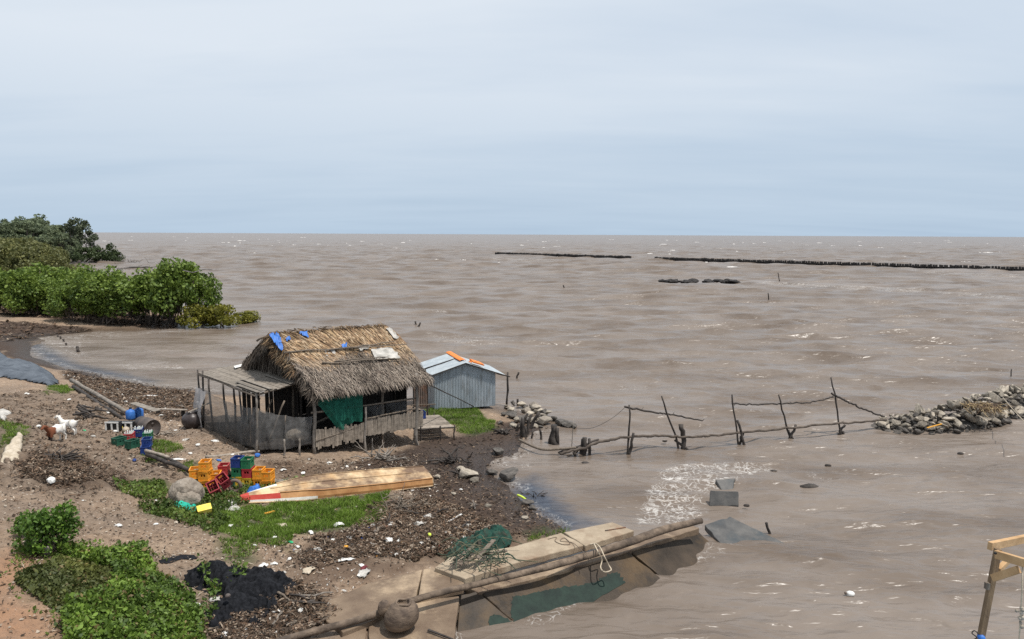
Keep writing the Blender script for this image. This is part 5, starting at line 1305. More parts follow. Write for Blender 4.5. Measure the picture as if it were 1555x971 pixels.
# boulders and stones by the shed and the mud edge
BD = [(800,628,.7,m_boulder,'pale boulder nearest the shed post'),(790,640,.8,m_stonedark,'dark boulder behind the wooden stakes'),(778,636,.7,m_stonedark,'dark boulder at the left of the stake group'),(812,622,.9,m_boulder,'flat pale slab stone on top of the boulder heap'),(822,634,.55,m_boulder,'tan round boulder between the stakes and the water'),(824,646,1.0,m_boulder,'largest rounded boulder at the water edge'),(808,643,.7,m_stone,'grey boulder among the stakes'),(838,640,.6,m_stonedark,'dark boulder right of the largest rounded one'),(850,646,.75,m_stonedark,'dark boulder standing in the water'),(862,649,.7,m_stonedark,'outermost dark boulder in the water'),(872,650,.45,m_stonedark,'small outermost rock in the water'),(765,632,.5,m_stonedark,'dark stone on the bank below the shed'),(772,622,.5,m_boulder,'small pale stone at the foot of the shed post'),(760,645,.45,m_stonedark,'dark stone in the mud left of the stakes'),
 (756,691,.7,m_stonedark,'square dark stone at the mud edge near the long rail'),(762,658,.45,m_stone,'pale stone beside the root tangle'),(770,729,.95,m_stonedark,'large low rock in the shallows by the mud'),(708,726,.75,m_stone,'pale broken stone on the dark mud'),(722,733,.5,m_stone,'flat block on the dark mud'),(742,772,.28,m_stone,'small grey stone on the mud slope'),(688,753,.25,m_stone,'small pale stone on the mud below the canoe stern'),(798,790,.25,m_stone,'small grey stone near the waterline mud'),(800,768,.45,m_stonedark,'dark rock at the waterline right of the mud'),(808,776,.4,m_stonedark,'low dark rock half in the water below the mud'),(745,722,.5,m_stonedark,'dark stone in the shallows above the large low rock'),(700,717,.5,m_stone,'grey stone leaning on the broken one'),(578,780,.22,m_stone,'grey stone lying below the canoe')]
for (px, py, s_, m, lab) in BD:
    q = gp(px, py); z = max(q[2], 0); q = at(px, py, z); stone('boulder' if s_ > .4 else 'stone', q+V3(0, .1, s_*.16), s_*.85, m, lab, None, 'boulder' if s_ > .4 else 'stone')
for i in range(34):
    px, py = 768+rng.random()*80, 618+rng.random()*34; py = max(py, 612+(px-768)*.35); q = gp(px, py); z = max(q[2], -.02); q = at(px, py, z)
    stone('rubble_stone', q+V3(0,.1,.05+.25*rng.random()*(py < 645)), .22+.38*rng.random(), m_stone if rng.random() < .45 else m_stonedark, 'small broken stone in the rubble bank beside the tin shed', 'rubble stones of the bank by the shed')
# ================================================================== stakes and posts in the water
def stake(px, py, topy, w, lean=0, label='', m=m_darkwood, z0=-.5, group=None, n=8):
    b_ = at(px, py, 0); tp = at_y(px+lean, topy, b_[1]); d = tp-b_; mb = MB()
    mb.stick(b_-d/np.linalg.norm(d)*.6, tp, w, w*.75, n, .3); return tag(mb.build('stake', m), label, 'stake', group)
gS = 'dark stakes beside the boulders'
lS = 'dark rotten stake standing at the water edge beside the boulders'
for (px, py, ty_, w, ln) in ((782,658,644,.09,6),(790,662,640,.12,2),(795,664,636,.13,0),(800,660,630,.10,8),(800,664,648,.08,-2),(807,666,652,.07,1),(792,650,628,.10,10),(806,652,627,.12,14)):
    stake(px, py, ty_, w*.72, ln, lS, group=gS)
stake(821, 668, 652, .06, -2, 'thin curved dark stake standing alone right of the stake group')
for i, (px, py, ty_, w, ln, lab) in enumerate(((838,674,650,.10,3,'dark plank stake, left one of the pair in the water'),(843,674,646,.16,-2,'thick square dark stake between its two neighbours in the water'),(848,674,650,.09,-1,'dark plank stake, right one beside the thick square stake'))): stake(px, py, ty_, w, ln, lab)
stake(786,616,607,.07,0,'short dark stake on the far side of the boulders'); stake(780,614,609,.05,0,'very short stake beside the shed post boulders')
for (px, py, ty_, w, ln, lab) in ((881,689,667,.10,3,'leaning dark stake, left of three at the near end of the rail'),(888,690,666,.11,0,'thick dark stake, middle of three at the near end of the rail'),(896,690,666,.07,-1,'thin dark stake, right of three at the near end of the rail')): stake(px, py, ty_, w, ln, lab)
stake(868,680,637,.02,2,'thin pale rod standing in the water left of the three stakes', m_greywood)
for (px, py, ty_, w, ln, lab) in ((632,494,488,.10,-1,'short leaning stake far out in the water above the hut'),(636,495,490,.09,2,'stub beside the short leaning stake above the hut'),(785,571,566,.07,2,'small dark stub in the water beyond the shed post'),(1184,429,414,.10,-3,'thin tall stick far out left of the foam line'),(1167,457,445,.09,-1,'thin stick out in the water below the islets'),(857,438,433,.12,-1,'tiny stick far out above the shed'),(1535,574,560,.04,1,'thin stick in the water beyond the stone groin'),(1168,810,794,.05,-4,'short dark stick rising from the water beside the grey triangular slab')): stake(px, py, ty_, w, ln, lab)
for i, (px, py) in enumerate(((117,534),(119,535),(101,525),(97,519),(92,515),(88,512))):
    stake(px, py, py-(7 if i < 2 else 4), .12 if i < 2 else .09, -1, 'short dark stake in the line across the little bay', group='stakes in the little bay')
# stick fence in the water
fr = [(953,690,614,0),(1033,682,603,-28),(1124,674,600,-11),(1203,666,600,-21),(1279,659,573,-17)]
fb = at(1124, 674, 0); fence = thing('stick_fence', 'rickety fence of lashed crooked sticks crossing the shallow water to the stone groin', 'fence', fb)
def fp(px, py, ref): return at_y(px, py, ref)
ry = [at(f[0], f[1], 0)[1] for f in fr]
for (px, py, ty_, ln), y0 in zip(fr, ry):
    MB().stick(at(px, py, 0)-V3(0,0,.5)-V3(ln*.004,0,0), fp(px+ln, ty_, y0), .045, .03, 7, .5, 8).build('post', m_darkwood, fence)
def brace(a, b_, y0, r=.055): MB().stick(fp(*a, y0)-V3(0,0,.15), fp(*b_, y0+.15), r, r*.9, 7, .4).build('brace', m_darkwood, fence)
brace((955,688), (962,657), ry[0], .06); brace((1036,683), (1034,645), ry[1], .10); brace((1052,681), (1024,668), ry[1]); brace((1118,676), (1128,655), ry[2]); brace((1132,675), (1118,638), ry[2]-.1); brace((1196,668), (1208,644), ry[3]); brace((1205,667), (1198,652), ry[3]); brace((1273,656), (1283,645), ry[4]); brace((1283,660), (1276,648), ry[4], .07)
def rail(pts, r0, r1, nm='rail'):
    P = [fp(px, py, y) for (px, py, y) in pts]; C_ = curve(P, 8*len(P)); C_ = [p+rng.normal(0, .018, 3) for p in C_]
    mb = MB(); mb.tube(C_, [r0+(r1-r0)*i/(len(C_)-1)+.008*rng.random() for i in range(len(C_))], 7)
    for k in range(len(C_)//5):
        p = C_[rng.integers(len(C_))]; mb.stick(p, p+rng.normal(0, .06, 3), .016, .008, 4)
    mb.build(nm, m_bark if r0 > .05 else m_darkwood, fence)
rail([(850,690,ry[0]-.5),(880,682,ry[0]-.3),(915,671,ry[0]-.1),(953,664,ry[0]),(1000,662,ry[1]),(1037,664,ry[1]),(1080,662,ry[1]+.3),(1124,657,ry[2]),(1203,650,ry[3]),(1279,643,ry[4]),(1345,638,ry[4]+.5)], .052, .04)
rail([(948,618,ry[0]),(1000,628,ry[1]-.2),(1014,629,ry[1]),(1067,639,ry[1]+.3)], .04, .025); rail([(1112,613,ry[2]),(1150,615,ry[2]+.5),(1187,613,ry[3]),(1230,611,ry[3]+.3),(1265,603,ry[4])], .03, .025); rail([(1262,598,ry[4]),(1290,612,ry[4]+.1),(1320,625,ry[4]+.3),(1344,634,ry[4]+.5)], .04, .03)
tag(MB().tube(curve([gp(788,677)+V3(0,0,.25), at(820,682,.22), at(850,682,.25), at(875,680,.32)], 20), [.07]*19+[.06]*40 if 0 else .05, 8).build('rail_pole', m_wood), 'grey round pole running from the mud bank to the near end of the stick fence', 'pole')
tag(MB().stick(at(848,688,.1), at(910,668,.45), .05, .04, 7, .5).build('crossed_pole', m_darkwood), 'dark crooked pole crossing the end of the grey pole', 'pole')
tag(MB().stick(at(862,694,-.05), at(878,680,.25), .08, .05, 7, .8).build('root_stump', m_darkwood), 'knotted dark root under the crossing poles', 'root')
tag(MB().tube(curve([at(872,650,.5), at_y(900,650,ry[0]), at_y(930,635,ry[0]), at_y(950,618,ry[0])], 20), .008, 4).build('rope', m_darkwood), 'thin sagging line from the outer boulder to the first fence post', 'rope')
for (px, py, w_, lab) in ((1228,741,.35,'dark driftwood lump in the water right of the foam'),(1133,768,.10,'small dark lump right of the square slab'),(1175,716,.12,'small dark float near the far foam edge'),(1258,707,.12,'dark speck of driftwood beyond the lump'),(1459,689,.12,'small dark float on the calm water before the groin'),(890,705,.22,'black snag below the three stakes'),(1010,670,.12,'small dark knot in the water beside the second fence post')):
    tag(blob('driftwood_lump', at(px, py, .0), (w_, w_*.5, w_*.45), m_darkwood, None, .3, px, 2, 2), lab, 'driftwood')
by = at(1291, 904, 0); bu = thing('float_buoy', 'white plastic canister floating on the brown water', 'float', by)
blob('float_body', by+V3(0,0,.03), (.11,.075,.075), m_white, bu, .06, 8, 3, 2); MB().lathe([(0,0),(.03,0),(.03,.04),(0,.04)], by+V3(-.1,-.02,.06), 10, np.array(Matrix.Rotation(-PI/2, 3, 'Y'))).build('cap', m_rust, bu)
# root tangles and driftwood on the mud
def tangle(name, px, py, n, L_, r, m, label, cat='roots', h=.3):
    q = gp(px, py); mb = MB()
    for k in range(n):
        a = q+V3(rng.normal(0, L_*.3), rng.normal(0, L_*.2), h*.3*rng.random()); d = V3(rng.normal(0, 1), rng.normal(0, .6), rng.random()*.5); d /= np.linalg.norm(d)
        mb.stick(a, a+d*L_*(.4+.8*rng.random()), r*(.6+.8*rng.random()), r*.3, 5, .8, 5)
    return tag(mb.build(name, m), label, cat)
tangle('root_tangle', 692, 702, 26, .8, .04, m_darkwood, 'black root tangle on the dark mud right of the canoe')
tangle('root_tangle', 766, 660, 16, .5, .05, m_darkwood, 'dark root tangle on the bank below the boulders')
tangle('root_tangle', 706, 722, 14, .6, .04, m_darkwood, 'roots around the pale broken stone on the mud')
tangle('branch_heap', 578, 697, 34, .9, .03, m_greywood, 'heap of grey driftwood sticks under the hut front', 'branches')
tangle('branch_heap', 606, 772, 40, .7, .02, m_wood, 'brown twig heap at the right end of the canoe grass', 'branches')
tangle('branch_heap', 250, 660, 14, .9, .025, m_plank, 'pale laths scattered on the soil right of the drum', 'laths', .1)
tangle('branch_heap', 92, 700, 40, .7, .03, m_darkwood, 'dark brush and roots on the slope below the brown goat', 'brush')
tangle('branch_heap', 810, 757, 12, .4, .02, m_darkwood, 'dark twigs in the black shallows beside the mud', 'twigs')
tag(MB().tube(curve([at(786,752,.12), at(793,755,.13), at(801,761,.1)], 10), [.03]*9+[.03]*20 if 0 else .035, 6).build('yellow_hose', m_lime), 'short lime yellow pipe lying at the waterline', 'pipe')

# ================================================================== far pile breakwater
pA, pB, pC, pD = at(753, 387.5, 0), at(957, 394.0, 0), at(995, 395.6, 0), at(1562, 413.0, 0)
pm = None
def piles(a, b_, n, label, group, z1, th):
    global pm
    for k in range(n):
        p = lerp(a, b_, k/(n-1))+V3(0, rng.normal(0, .15), rng.normal(0, .06))
        if pm is None:
            mb = MB(); mb.lathe([(0,-1.5),(.30,-1.5),(.30,1.62),(.24,1.78),(0,1.80)], n=8); pm = mb.build('breakwater_pile', m_pile); o = pm
        else: o = pm.copy(); C.objects.link(o)
        o.location = [float(v) for v in p]; o.scale = (th, th, z1*(1+.1*rng.random())); tag(o, label, 'pile', group)
piles(pA, pB, 105, 'dark pile in the closed left section of the far breakwater', 'piles of the left breakwater section', .62, 1.35)
piles(pC, pD, 168, 'dark pile standing with gaps in the right section of the far breakwater', 'piles of the right breakwater section', .62, 1.0)
for a, b_, z, lab in ((pA, pB, .55, 'dark low beam behind the left section of the far breakwater'), (pC, pD, .48, 'dark low beam behind the right section of the far breakwater')):
    d = (b_-a)/np.linalg.norm(b_-a); nn_ = V3(-d[1], d[0], 0)
    tag(MB().beam(a+nn_*.55+V3(0,0,z-.45), b_+nn_*.55+V3(0,0,z-.45), .35, 1.1).build('breakwater_beam', m_pile), lab, 'beam')

# ================================================================== timber frame at the right
fy = 7.6
fm = thing('timber_frame', 'raw timber post frame with braces at the right edge', 'frame', at_y(1500, 960, fy))
pt, pbm = at_y(1515, 842, fy), at_y(1489, 975, fy); dd_ = (pbm-pt)/np.linalg.norm(pbm-pt)
MB().beam(pt+V3(0,0,.06), pt+dd_*7.6, .058, .058, up=(0,1,0)).build('post', M('frame_timber', (.13,.085,.05), (.24,.16,.09), 4, .8, .4, 20, (5,5,1)), fm, bevel=.004)
ct = at_y(1513, 842, fy-.08)
e1 = at_y(1600, 868, fy-.75); e2 = at_y(1610, 819, fy+.55)
MB().beam(ct, e1, .05, .085).build('beam', m_lightwood, fm, bevel=.004); MB().beam(ct+V3(.03,.16,.02), e2+V3(0,.16,.0), .05, .085).build('beam', m_lightwood, fm, bevel=.004)
MB().beam(at_y(1508, 878, fy-.1), lerp(ct, e1, .42)-V3(0,0,.09), .045, .075).build('brace', m_lightwood, fm, bevel=.004); MB().beam(at_y(1516, 866, fy+.08), at_y(1534, 848, fy+.2), .05, .05).build('brace', m_lightwood, fm, bevel=.004)
MB().box(at_y(1499, 890, fy-.05), (.035,.05,.07)).build('block', m_wood, fm)
MB().lathe([(.0,0),(.014,0),(.014,.012),(0,.012)], at_y(1511, 840, fy-.16), 8, np.array(Matrix.Rotation(PI/2, 3, 'X'))).build('bolt', m_black, fm); MB().lathe([(.0,0),(.014,0),(.014,.012),(0,.012)], lerp(ct, e1, .38)-V3(0,.05,0), 8, np.array(Matrix.Rotation(PI/2, 3, 'X'))).build('bolt', m_black, fm)
tag(blob('blue_rag', at_y(1491, 968, fy-.02), (.035,.04,.035), m_blue, None, .2, 4, 3, 2), 'blue rag tied round the foot of the timber post', 'rag')
tag(MB().tube(curve([at_y(1487,964,fy-.1), at_y(1480,958,fy-.12), at_y(1476,962,fy-.12), at_y(1483,968,fy-.1), at_y(1478,972,fy-.1)], 16), .006, 5).build('cord', m_darkwood), 'dark cord end hanging beside the blue rag', 'cord')
hr = thing('hanging_rope', 'thin rope with barnacle clumps hanging from the timber frame', 'rope', at_y(1551, 880, fy-.4))
MB().tube([at_y(1553, 860, fy-.4), at_y(1552, 900, fy-.4), at_y(1550, 935, fy-.4), at_y(1547, 985, fy-.4), at_y(1546, 1040, fy-.4)], .008, 5).build('strand', m_rope, hr)
for k in range(16):
    blob('shell', at_y(1550+rng.normal(0, 2.5), 922+rng.random()*32, fy-.4), np.array((.02,.018,.022))*(.5+.8*rng.random()), m_stone, hr, .3, k, 1, 2)
tag(MB().tube(curve([at(1523,604,1.25), at_y(1540,624,30), at_y(1556,641,28)], 14), .012, 5).build('rope', m_rope), 'pale rope running from the groin stones off the right edge', 'rope')

# ================================================================== trees
def leaves(P, size, cols, up=.3, asp=1.0):
    n = len(P); d1 = rng.normal(0, 1, (n, 3)); d1 /= np.linalg.norm(d1, axis=1)[:, None]
    d2 = rng.normal(0, 1, (n, 3)); d2[:, 2] += 0; d2 -= d1*(d1*d2).sum(1)[:, None]; d2 /= np.linalg.norm(d2, axis=1)[:, None]
    s_ = size*(.6+.8*rng.random((n, 1)))*np.ones((n, 1))
    V_ = np.stack([P-d1*s_*.5*asp, P+d2*s_*.32, P+d1*s_*.5*asp, P-d2*s_*.32], 1).reshape(-1, 3)
    Fq_ = np.arange(n*4).reshape(-1, 4)
    return V_, Fq_, np.repeat(cols, 4, 0)
def make_tree(name, h, wd, n, ls, c_lo, c_hi, stems, crown_lo, label, cat, group, seed, nb=16, sparse=.0, lean=0., bark=None, sr=.06, flat=1.0):
    r = np.random.default_rng(seed); t = thing(name, label, cat, (0,0,0), group)
    B = []
    for k in range(nb):
        a = r.random()*2*PI; rr = wd*.5*math.sqrt(r.random())*.85; zz_ = crown_lo+(h-crown_lo)*(.12+.80*r.random()**.8)
        env = math.sin(min(1, max(.12, (zz_-crown_lo)/(h-crown_lo)*.85+.12))*PI)**.6
        B.append((np.array([rr*env*math.cos(a)+lean*(zz_/h)**1.5, rr*env*math.sin(a), zz_]), wd*(.13+.12*r.random())))
    idx = r.integers(nb, size=n); u_ = r.normal(0, 1, (n, 3)); u_ /= np.linalg.norm(u_, axis=1)[:, None]
    rad = np.array([B[i][1] for i in idx])*(.35+.75*r.random(n)**.5)
    P = np.array([B[i][0] for i in idx])+u_*rad[:, None]*(1, 1, .75*flat)
    P = P[fbm(P[:, 0]*3/wd+seed, P[:, 1]*3/wd+P[:, 2]*2.3/wd, seed, 3) > -.45+sparse]
    P[:, 2] = np.maximum(P[:, 2], .15)
    cl = np.array([r.random() for _ in range(nb)])[idx[:len(P)]]
    cc_ = np.array(c_lo)+(np.array(c_hi)-np.array(c_lo))*np.clip(.5*cl+.6*r.random(len(P))-.05, 0, 1)[:, None]
    V_, F_, K_ = leaves(P, ls, cc_)
    npmesh('crown', V_, F_, m_leaf, t, cols=K_, local=True)
    mb = MB()
    for k in range(stems):
        a = r.random()*2*PI; b_ = V3(.25*wd*.5*math.cos(a)*(stems > 1), .25*wd*.5*math.sin(a)*(stems > 1), -.2); tg = B[r.integers(nb)][0]
        m_ = lerp(b_, tg, .45)+V3(r.normal(0, .12), r.normal(0, .12), 0); mb.tube([b_, lerp(b_, m_, .5)+r.normal(0,.04,3), m_, lerp(m_, tg, .6), tg], [sr, sr*.85, sr*.7, sr*.5, sr*.25], 6)
        for j in range(3):
            tg2 = B[r.integers(nb)][0]; mb.tube([m_, lerp(m_, tg2, .5)+r.normal(0,.08,3), tg2], [sr*.55, sr*.4, sr*.18], 5)
    mb.build('trunk', bark or m_bark, t, local=True)
    return t
GLO, GHI = (.065,.112,.02), (.22,.30,.06)
near = [make_tree('mangrove_tree', 4.3, 4.4, 3600, .27, GLO, GHI, 6, 1.0, '', 'tree', 'near mangrove row', 40+k, 18) for k in range(4)]
used_ = [0]*4
def place(protos, used, i, loc, rz, sc, label, group=None):
    if not used[i]:
        used[i] = 1; o = protos[i]; o.location = [float(v) for v in loc]; o.rotation_euler = (0,0,rz); o.scale = (sc,)*3 if not hasattr(sc, '__len__') else sc; o['label'] = label
        if group: o['group'] = group
        return o
    return dup(protos[i], loc, rz, sc, label, group)
k = 0
for px in range(-40, 305, 21):
    for row in (0, 1, 2):
        x_ = px+rng.normal(0, 4)+row*10; p = at(x_, (493 if px > 90 else 488)-row*8-2*rng.random(), .15); 
        if row and px > 260 or row == 2 and px > 170: continue
        tall = .92+.14*rng.normal()
        if 255 < px < 280 and not row: tall = 1.32
        lab = 'bushy green mangrove in the front row along the bay' if not row else 'bushy green mangrove in the second row along the bay'
        if tall == 1.32: lab = 'tallest green mangrove near the open end of the front row'
        place(near, used_, k % 4, p, rng.random()*6, (tall*(.8+.35*rng.random()), tall*(.8+.35*rng.random()), tall), lab, 'front row mangroves' if not row else 'second row mangroves'); k += 1
yb = make_tree('mangrove_shrub', 1.7, 3.2, 2400, .24, (.10,.11,.012), (.27,.25,.045), 5, .1, 'yellow green mangrove shrub spreading over the water at the foot of the row', 'shrub', None, 61, 16, bark=m_bark)
yb.location = [float(v) for v in at(300, 498, 0)]
dup(yb, at(337, 497, 0), 2.1, 1.0, 'yellow green mangrove shrub in the middle over the water'); dup(yb, at(375, 493, -.15), 4, (.75,.75,.62), 'outermost low yellow green mangrove shrub over the water')
ln = make_tree('mangrove_tree', 5.2, 2.0, 900, .25, (.04,.07,.015), (.13,.17,.04), 3, 1.8, 'thin sparse mangrove leaning out at the end of the row', 'tree', None, 66, 9, .1, .8); ln.location = [float(v) for v in at(308, 492, 0)]
ol = [make_tree('mangrove_tree', 6.4, 6.5, 3000, .38, (.075,.088,.028), (.19,.19,.075), 5, .6, '', 'tree', '', 70+k, 18, sparse=.05) for k in range(3)]; uo = [0]*3
for j, (px, d_y, sc) in enumerate(((-30,96,1),(-8,100,1.05),(12,104,1.1),(34,98,1.0),(52,108,1.0),(70,100,.85),(86,112,.9),(100,106,.6),(20,118,1.15),(-20,120,1.2),(76,118,.95),(40,130,1.15),(0,132,1.2),(55,124,1.05),(118,110,.5),(150,112,.42))):
    p = at_y(px, 400, d_y); p[2] = .1; place(ol, uo, j % 3, p, rng.random()*6, sc, 'dull olive mangrove of the middle stand behind the green row', 'middle stand of olive mangroves')
far = [make_tree('mangrove_tree', 12.5, 5.2, 2300, .50, (.105,.135,.08), (.22,.26,.16), 3, 1.5, '', 'tree', '', 80+k, 18, sparse=.12, sr=.14) for k in range(3)]; uf = [0]*3  # leaf colours paled and greyed to carry the distance haze
for j, (px, d_y, sc) in enumerate(((-40,200,1.05),(-15,190,1.0),(5,195,1.0),(25,205,1.05),(45,200,1.1),(58,215,1.15),(75,205,.95),(90,215,1.0),(15,240,1.2),(48,245,1.3),(-20,240,1.25),(100,225,.7),(66,198,.85),(88,200,.8),(104,208,.75),(32,215,1.0))):
    for dx in (-9, 1, 10):
     p = at_y(px+dx+rng.normal(0, 2), 390, d_y+rng.normal(0, 5)); p[2] = .1; place(far, uf, j % 3, p, rng.random()*6, (sc*(.8+.4*rng.random()),)*2+(sc*(.74+.18*rng.random()),), 'tall dark green mangrove of the far stand', 'far stand of tall mangroves')
gt_ = make_tree('mangrove_tree', 12.5, 5.5, 1100, .62, (.06,.08,.05), (.14,.16,.10), 2, 4.0, 'tall thin grey green mangrove at the edge of the far stand', 'tree', 'thin trees at the edge of the far stand', 90, 12, .12, sr=.14)
gt_.location = [float(v) for v in at_y(112, 390, 205)*(1,1,0)]
dup(gt_, at_y(128, 390, 210)*(1,1,0), 2, .98); dup(gt_, at_y(140, 390, 215)*(1,1,0), 4, .75); dup(gt_, at_y(120, 390, 222)*(1,1,0), 1, .9)
lf = make_tree('mangrove_shrub', 4.5, 6, 1300, .5, (.03,.05,.02), (.09,.12,.05), 3, .4, 'low green mangrove at the tip of the far point', 'shrub', 'low mangroves on the far point', 95, 14, .05)
lf.location = [float(v) for v in at_y(150, 390, 205)*(1,1,0)]
dup(lf, at_y(138, 390, 203)*(1,1,0), 2, 1.0); dup(lf, at_y(166, 390, 207)*(1,1,0), 3, (.8,.8,1.2)); dup(lf, at_y(176, 390, 206)*(1,1,0), 5, .7); dup(lf, at_y(120, 390, 200)*(1,1,0), 5, 1.0)
for (px, py, L_, n, lab) in ((125,402,6,16,'fallen grey mangrove left in the shallows behind the row'),(160,398,6,14,'fallen dark mangrove trunk at the far point'),(190,401,5,12,'low tangle of dead branches off the far point'),(215,401,3.5,10,'outermost dead branch tangle off the far point'),(205,411,4,9,'dead grey snag just behind the green row')):
    p = at(px, py, 0); mb = MB()
    for k in range(n):
        a = p+V3(rng.uniform(-L_, L_)*.6, rng.normal(0, 2), 0); e = a+V3(rng.normal(1, 2.2), rng.normal(0, 1), rng.random()*1.8); mb.stick(a, e, .12, .03, 5, .8)
    mb.stick(p-V3(L_,0,-.2), p+V3(L_,0,.4), .3, .12, 6, .6); tag(mb.build('fallen_tree', m_greybark), lab, 'dead tree')
tag(MB().stick(at_y(278,411,66), at_y(322,411,67), .06, .03, 5, 1.2).build('dead_branch', m_greybark), 'bare horizontal dead branch reaching out behind the tallest mangrove', 'branch')
# far mud bank under the far trees
Vv = []; Ff = []
ring = [at(-120,402,0), at(-60,420,0), at(60,412,0), at(130,405,0), at(185,400,0), at(190,395,0), at(150,388,0), at(60,384,0), at(-120,384,0)]
c_ = sum(ring)/len(ring)+V3(0,0,.5); b_ = MB(); b_.add([c_]+[r-V3(0,0,.15) for r in ring], [(0, i+1, (i+1) % len(ring)+1) for i in range(len(ring))]); o = b_.build('mud_bank', M('far_mud', (.09,.07,.055), (.15,.12,.095), .3, .9, .2)); o['kind'] = 'structure'

# ================================================================== grass, vines, litter
def scatter(polys, n, soft=.0):
    A = [abs(sum(p[i][0]*p[(i+1) % len(p)][1]-p[(i+1) % len(p)][0]*p[i][1] for i in range(len(p))))/2 for p in polys]; out = []
    for p, a in zip(polys, A):
        k = int(n*a/sum(A)); lo, hi = p.min(0), p.max(0); q = lo+(hi-lo)*rng.random((k*4, 2)); q = q[inside(p, q[:, 0], q[:, 1])][:k]; out.append(q)
    q = np.vstack(out); d = .35*fbm(q[:, 0]*1.1, q[:, 1]*1.1, 5, 3); e = .35*fbm(q[:, 0]*1.1, q[:, 1]*1.1, 9, 3)
    return np.stack([q[:, 0]+d, q[:, 1]+e], 1)
G_ = [POLY['grass'][i] for i in range(len(POLY['grass']))]
def blades(Q, hgt, w, lo, hi, seed=3):
    n = len(Q); z = tz(Q[:, 0], Q[:, 1]); P = np.stack([Q[:, 0], Q[:, 1], z], 1); a = rng.random(n)*2*PI; hh = hgt*(.5+rng.random(n))
    sd_ = np.stack([np.cos(a), np.sin(a), np.zeros(n)], 1)*w; ln_ = np.stack([rng.normal(0, .5, n)*hh, rng.normal(0, .5, n)*hh, hh], 1)
    V_ = np.stack([P-sd_, P+sd_, P+ln_], 1).reshape(-1, 3); pn = np.clip(.5+.7*fbm(Q[:, 0]*1.5, Q[:, 1]*1.5, seed, 3)+.25*rng.normal(0, 1, n), 0, 1)
    c_ = np.array(lo)+(np.array(hi)-np.array(lo))*pn[:, None]; return V_, np.arange(n*3).reshape(-1, 3), np.repeat(c_, 3, 0)
Q = np.vstack([scatter([G_[0]], 26000), scatter([G_[4]], 9000), scatter([G_[3]], 4000), scatter([G_[7], G_[8], G_[11]], 3500), scatter([G_[5], G_[6], G_[12]], 2600)])
fz = fbm(Q[:, 0]*2.2, Q[:, 1]*2.2, 44, 3); Q = Q[fz > -.42]
V_, F_, K_ = blades(Q, .085, .012, (.065,.115,.014), (.19,.285,.045)); o = npmesh('grass', V_, F_, m_grassm, cols=K_); o['kind'] = 'stuff'
def ground_leaves(name, Q, size, hgt, lo, hi, seed=4):
    z = tz(Q[:, 0], Q[:, 1]); n = len(Q); P = np.stack([Q[:, 0], Q[:, 1], z+.01+hgt*rng.random(n)**1.3*(.55+.9*np.clip(.5+fbm(Q[:, 0]*1.6, Q[:, 1]*1.6, seed, 3), 0, 1))], 1)
    dead = rng.random(n) < .05
    pn = np.clip(.45+.8*fbm(Q[:, 0]*1.3, Q[:, 1]*1.3, seed+6, 3)+.22*rng.normal(0, 1, n), 0, 1); c_ = np.array(lo)+(np.array(hi)-np.array(lo))*pn[:, None]; c_[dead] = np.array((.20,.15,.07))*(.5+rng.random((dead.sum(), 1)))
    V_, F_, K_ = leaves(P, size*(.55+.9*rng.random((n, 1))), c_); o = npmesh(name, V_, F_, m_leaf, cols=K_); o['kind'] = 'stuff'; return o
Qv = scatter(POLY['vine'][:1], 27000); Qv = Qv[fbm(Qv[:, 0]*1.8, Qv[:, 1]*1.8, 60, 3) > -.38]
ground_leaves('creeping_vine', Qv, .075, .30, (.045,.08,.014), (.18,.28,.045))
Qe = scatter([gpoly([(10,800),(60,770),(125,795),(135,830),(230,835),(265,870),(310,905),(335,960),(340,990),(60,990),(90,935),(40,925),(10,880)])], 5000); ground_leaves('sprout', Qe[fbm(Qe[:, 0]*1.6, Qe[:, 1]*1.6, 68, 3) > .02], .06, .08, (.045,.075,.014), (.15,.215,.045), 12)
ground_leaves('low_vine', scatter(POLY['vine'][1:], 7000), .075, .12, (.055,.07,.022), (.15,.165,.05), 9)
Qn = scatter([gpoly([(290,872),(330,866),(372,878),(366,900),(345,905),(320,915),(300,896)]), gpoly([(300,900),(325,915),(318,960),(300,965)])], 900); Qn = Qn[fbm(Qn[:, 0]*3, Qn[:, 1]*3, 61, 3) > -.05]
o = ground_leaves('vine_runner', Qn, .08, .34, (.06,.11,.02), (.17,.25,.05)); o.location.z = .12
ground_leaves('ground_cover', scatter([G_[1], G_[2], G_[9], G_[10], G_[13]], 11000), .075, .14, (.045,.075,.014), (.15,.215,.045))
bq = gp(78, 838)
bu_ = make_tree('leafy_bush', 1.0, 1.15, 3200, .085, (.035,.08,.012), (.135,.235,.035), 6, .12, 'bright green leafy bush growing round a grey stub on the slope', 'bush', None, 131, 22, sr=.015); bu_.location = [float(v) for v in bq]
dup(bu_, gp(45, 815), 2, (.55,.55,.5), 'smaller leafy bush left of the grey stub')
tag(MB().stick(gp(46,836)-V3(0,0,.1), gp(46,836)+V3(-.02,0,.62), .06, .055, 8, .4).build('stub_post', m_greywood), 'grey wooden stub standing in the leafy bush', 'post')
tag(MB().stick(gp(74,846)-V3(0,0,.1), gp(74,846)+V3(.02,-.1,.25), .06, .05, 8, .4).build('stub_post', m_greywood), 'short broken stub in front of the leafy bush', 'post')
GS = 'driftwood sticks in the shore litter'
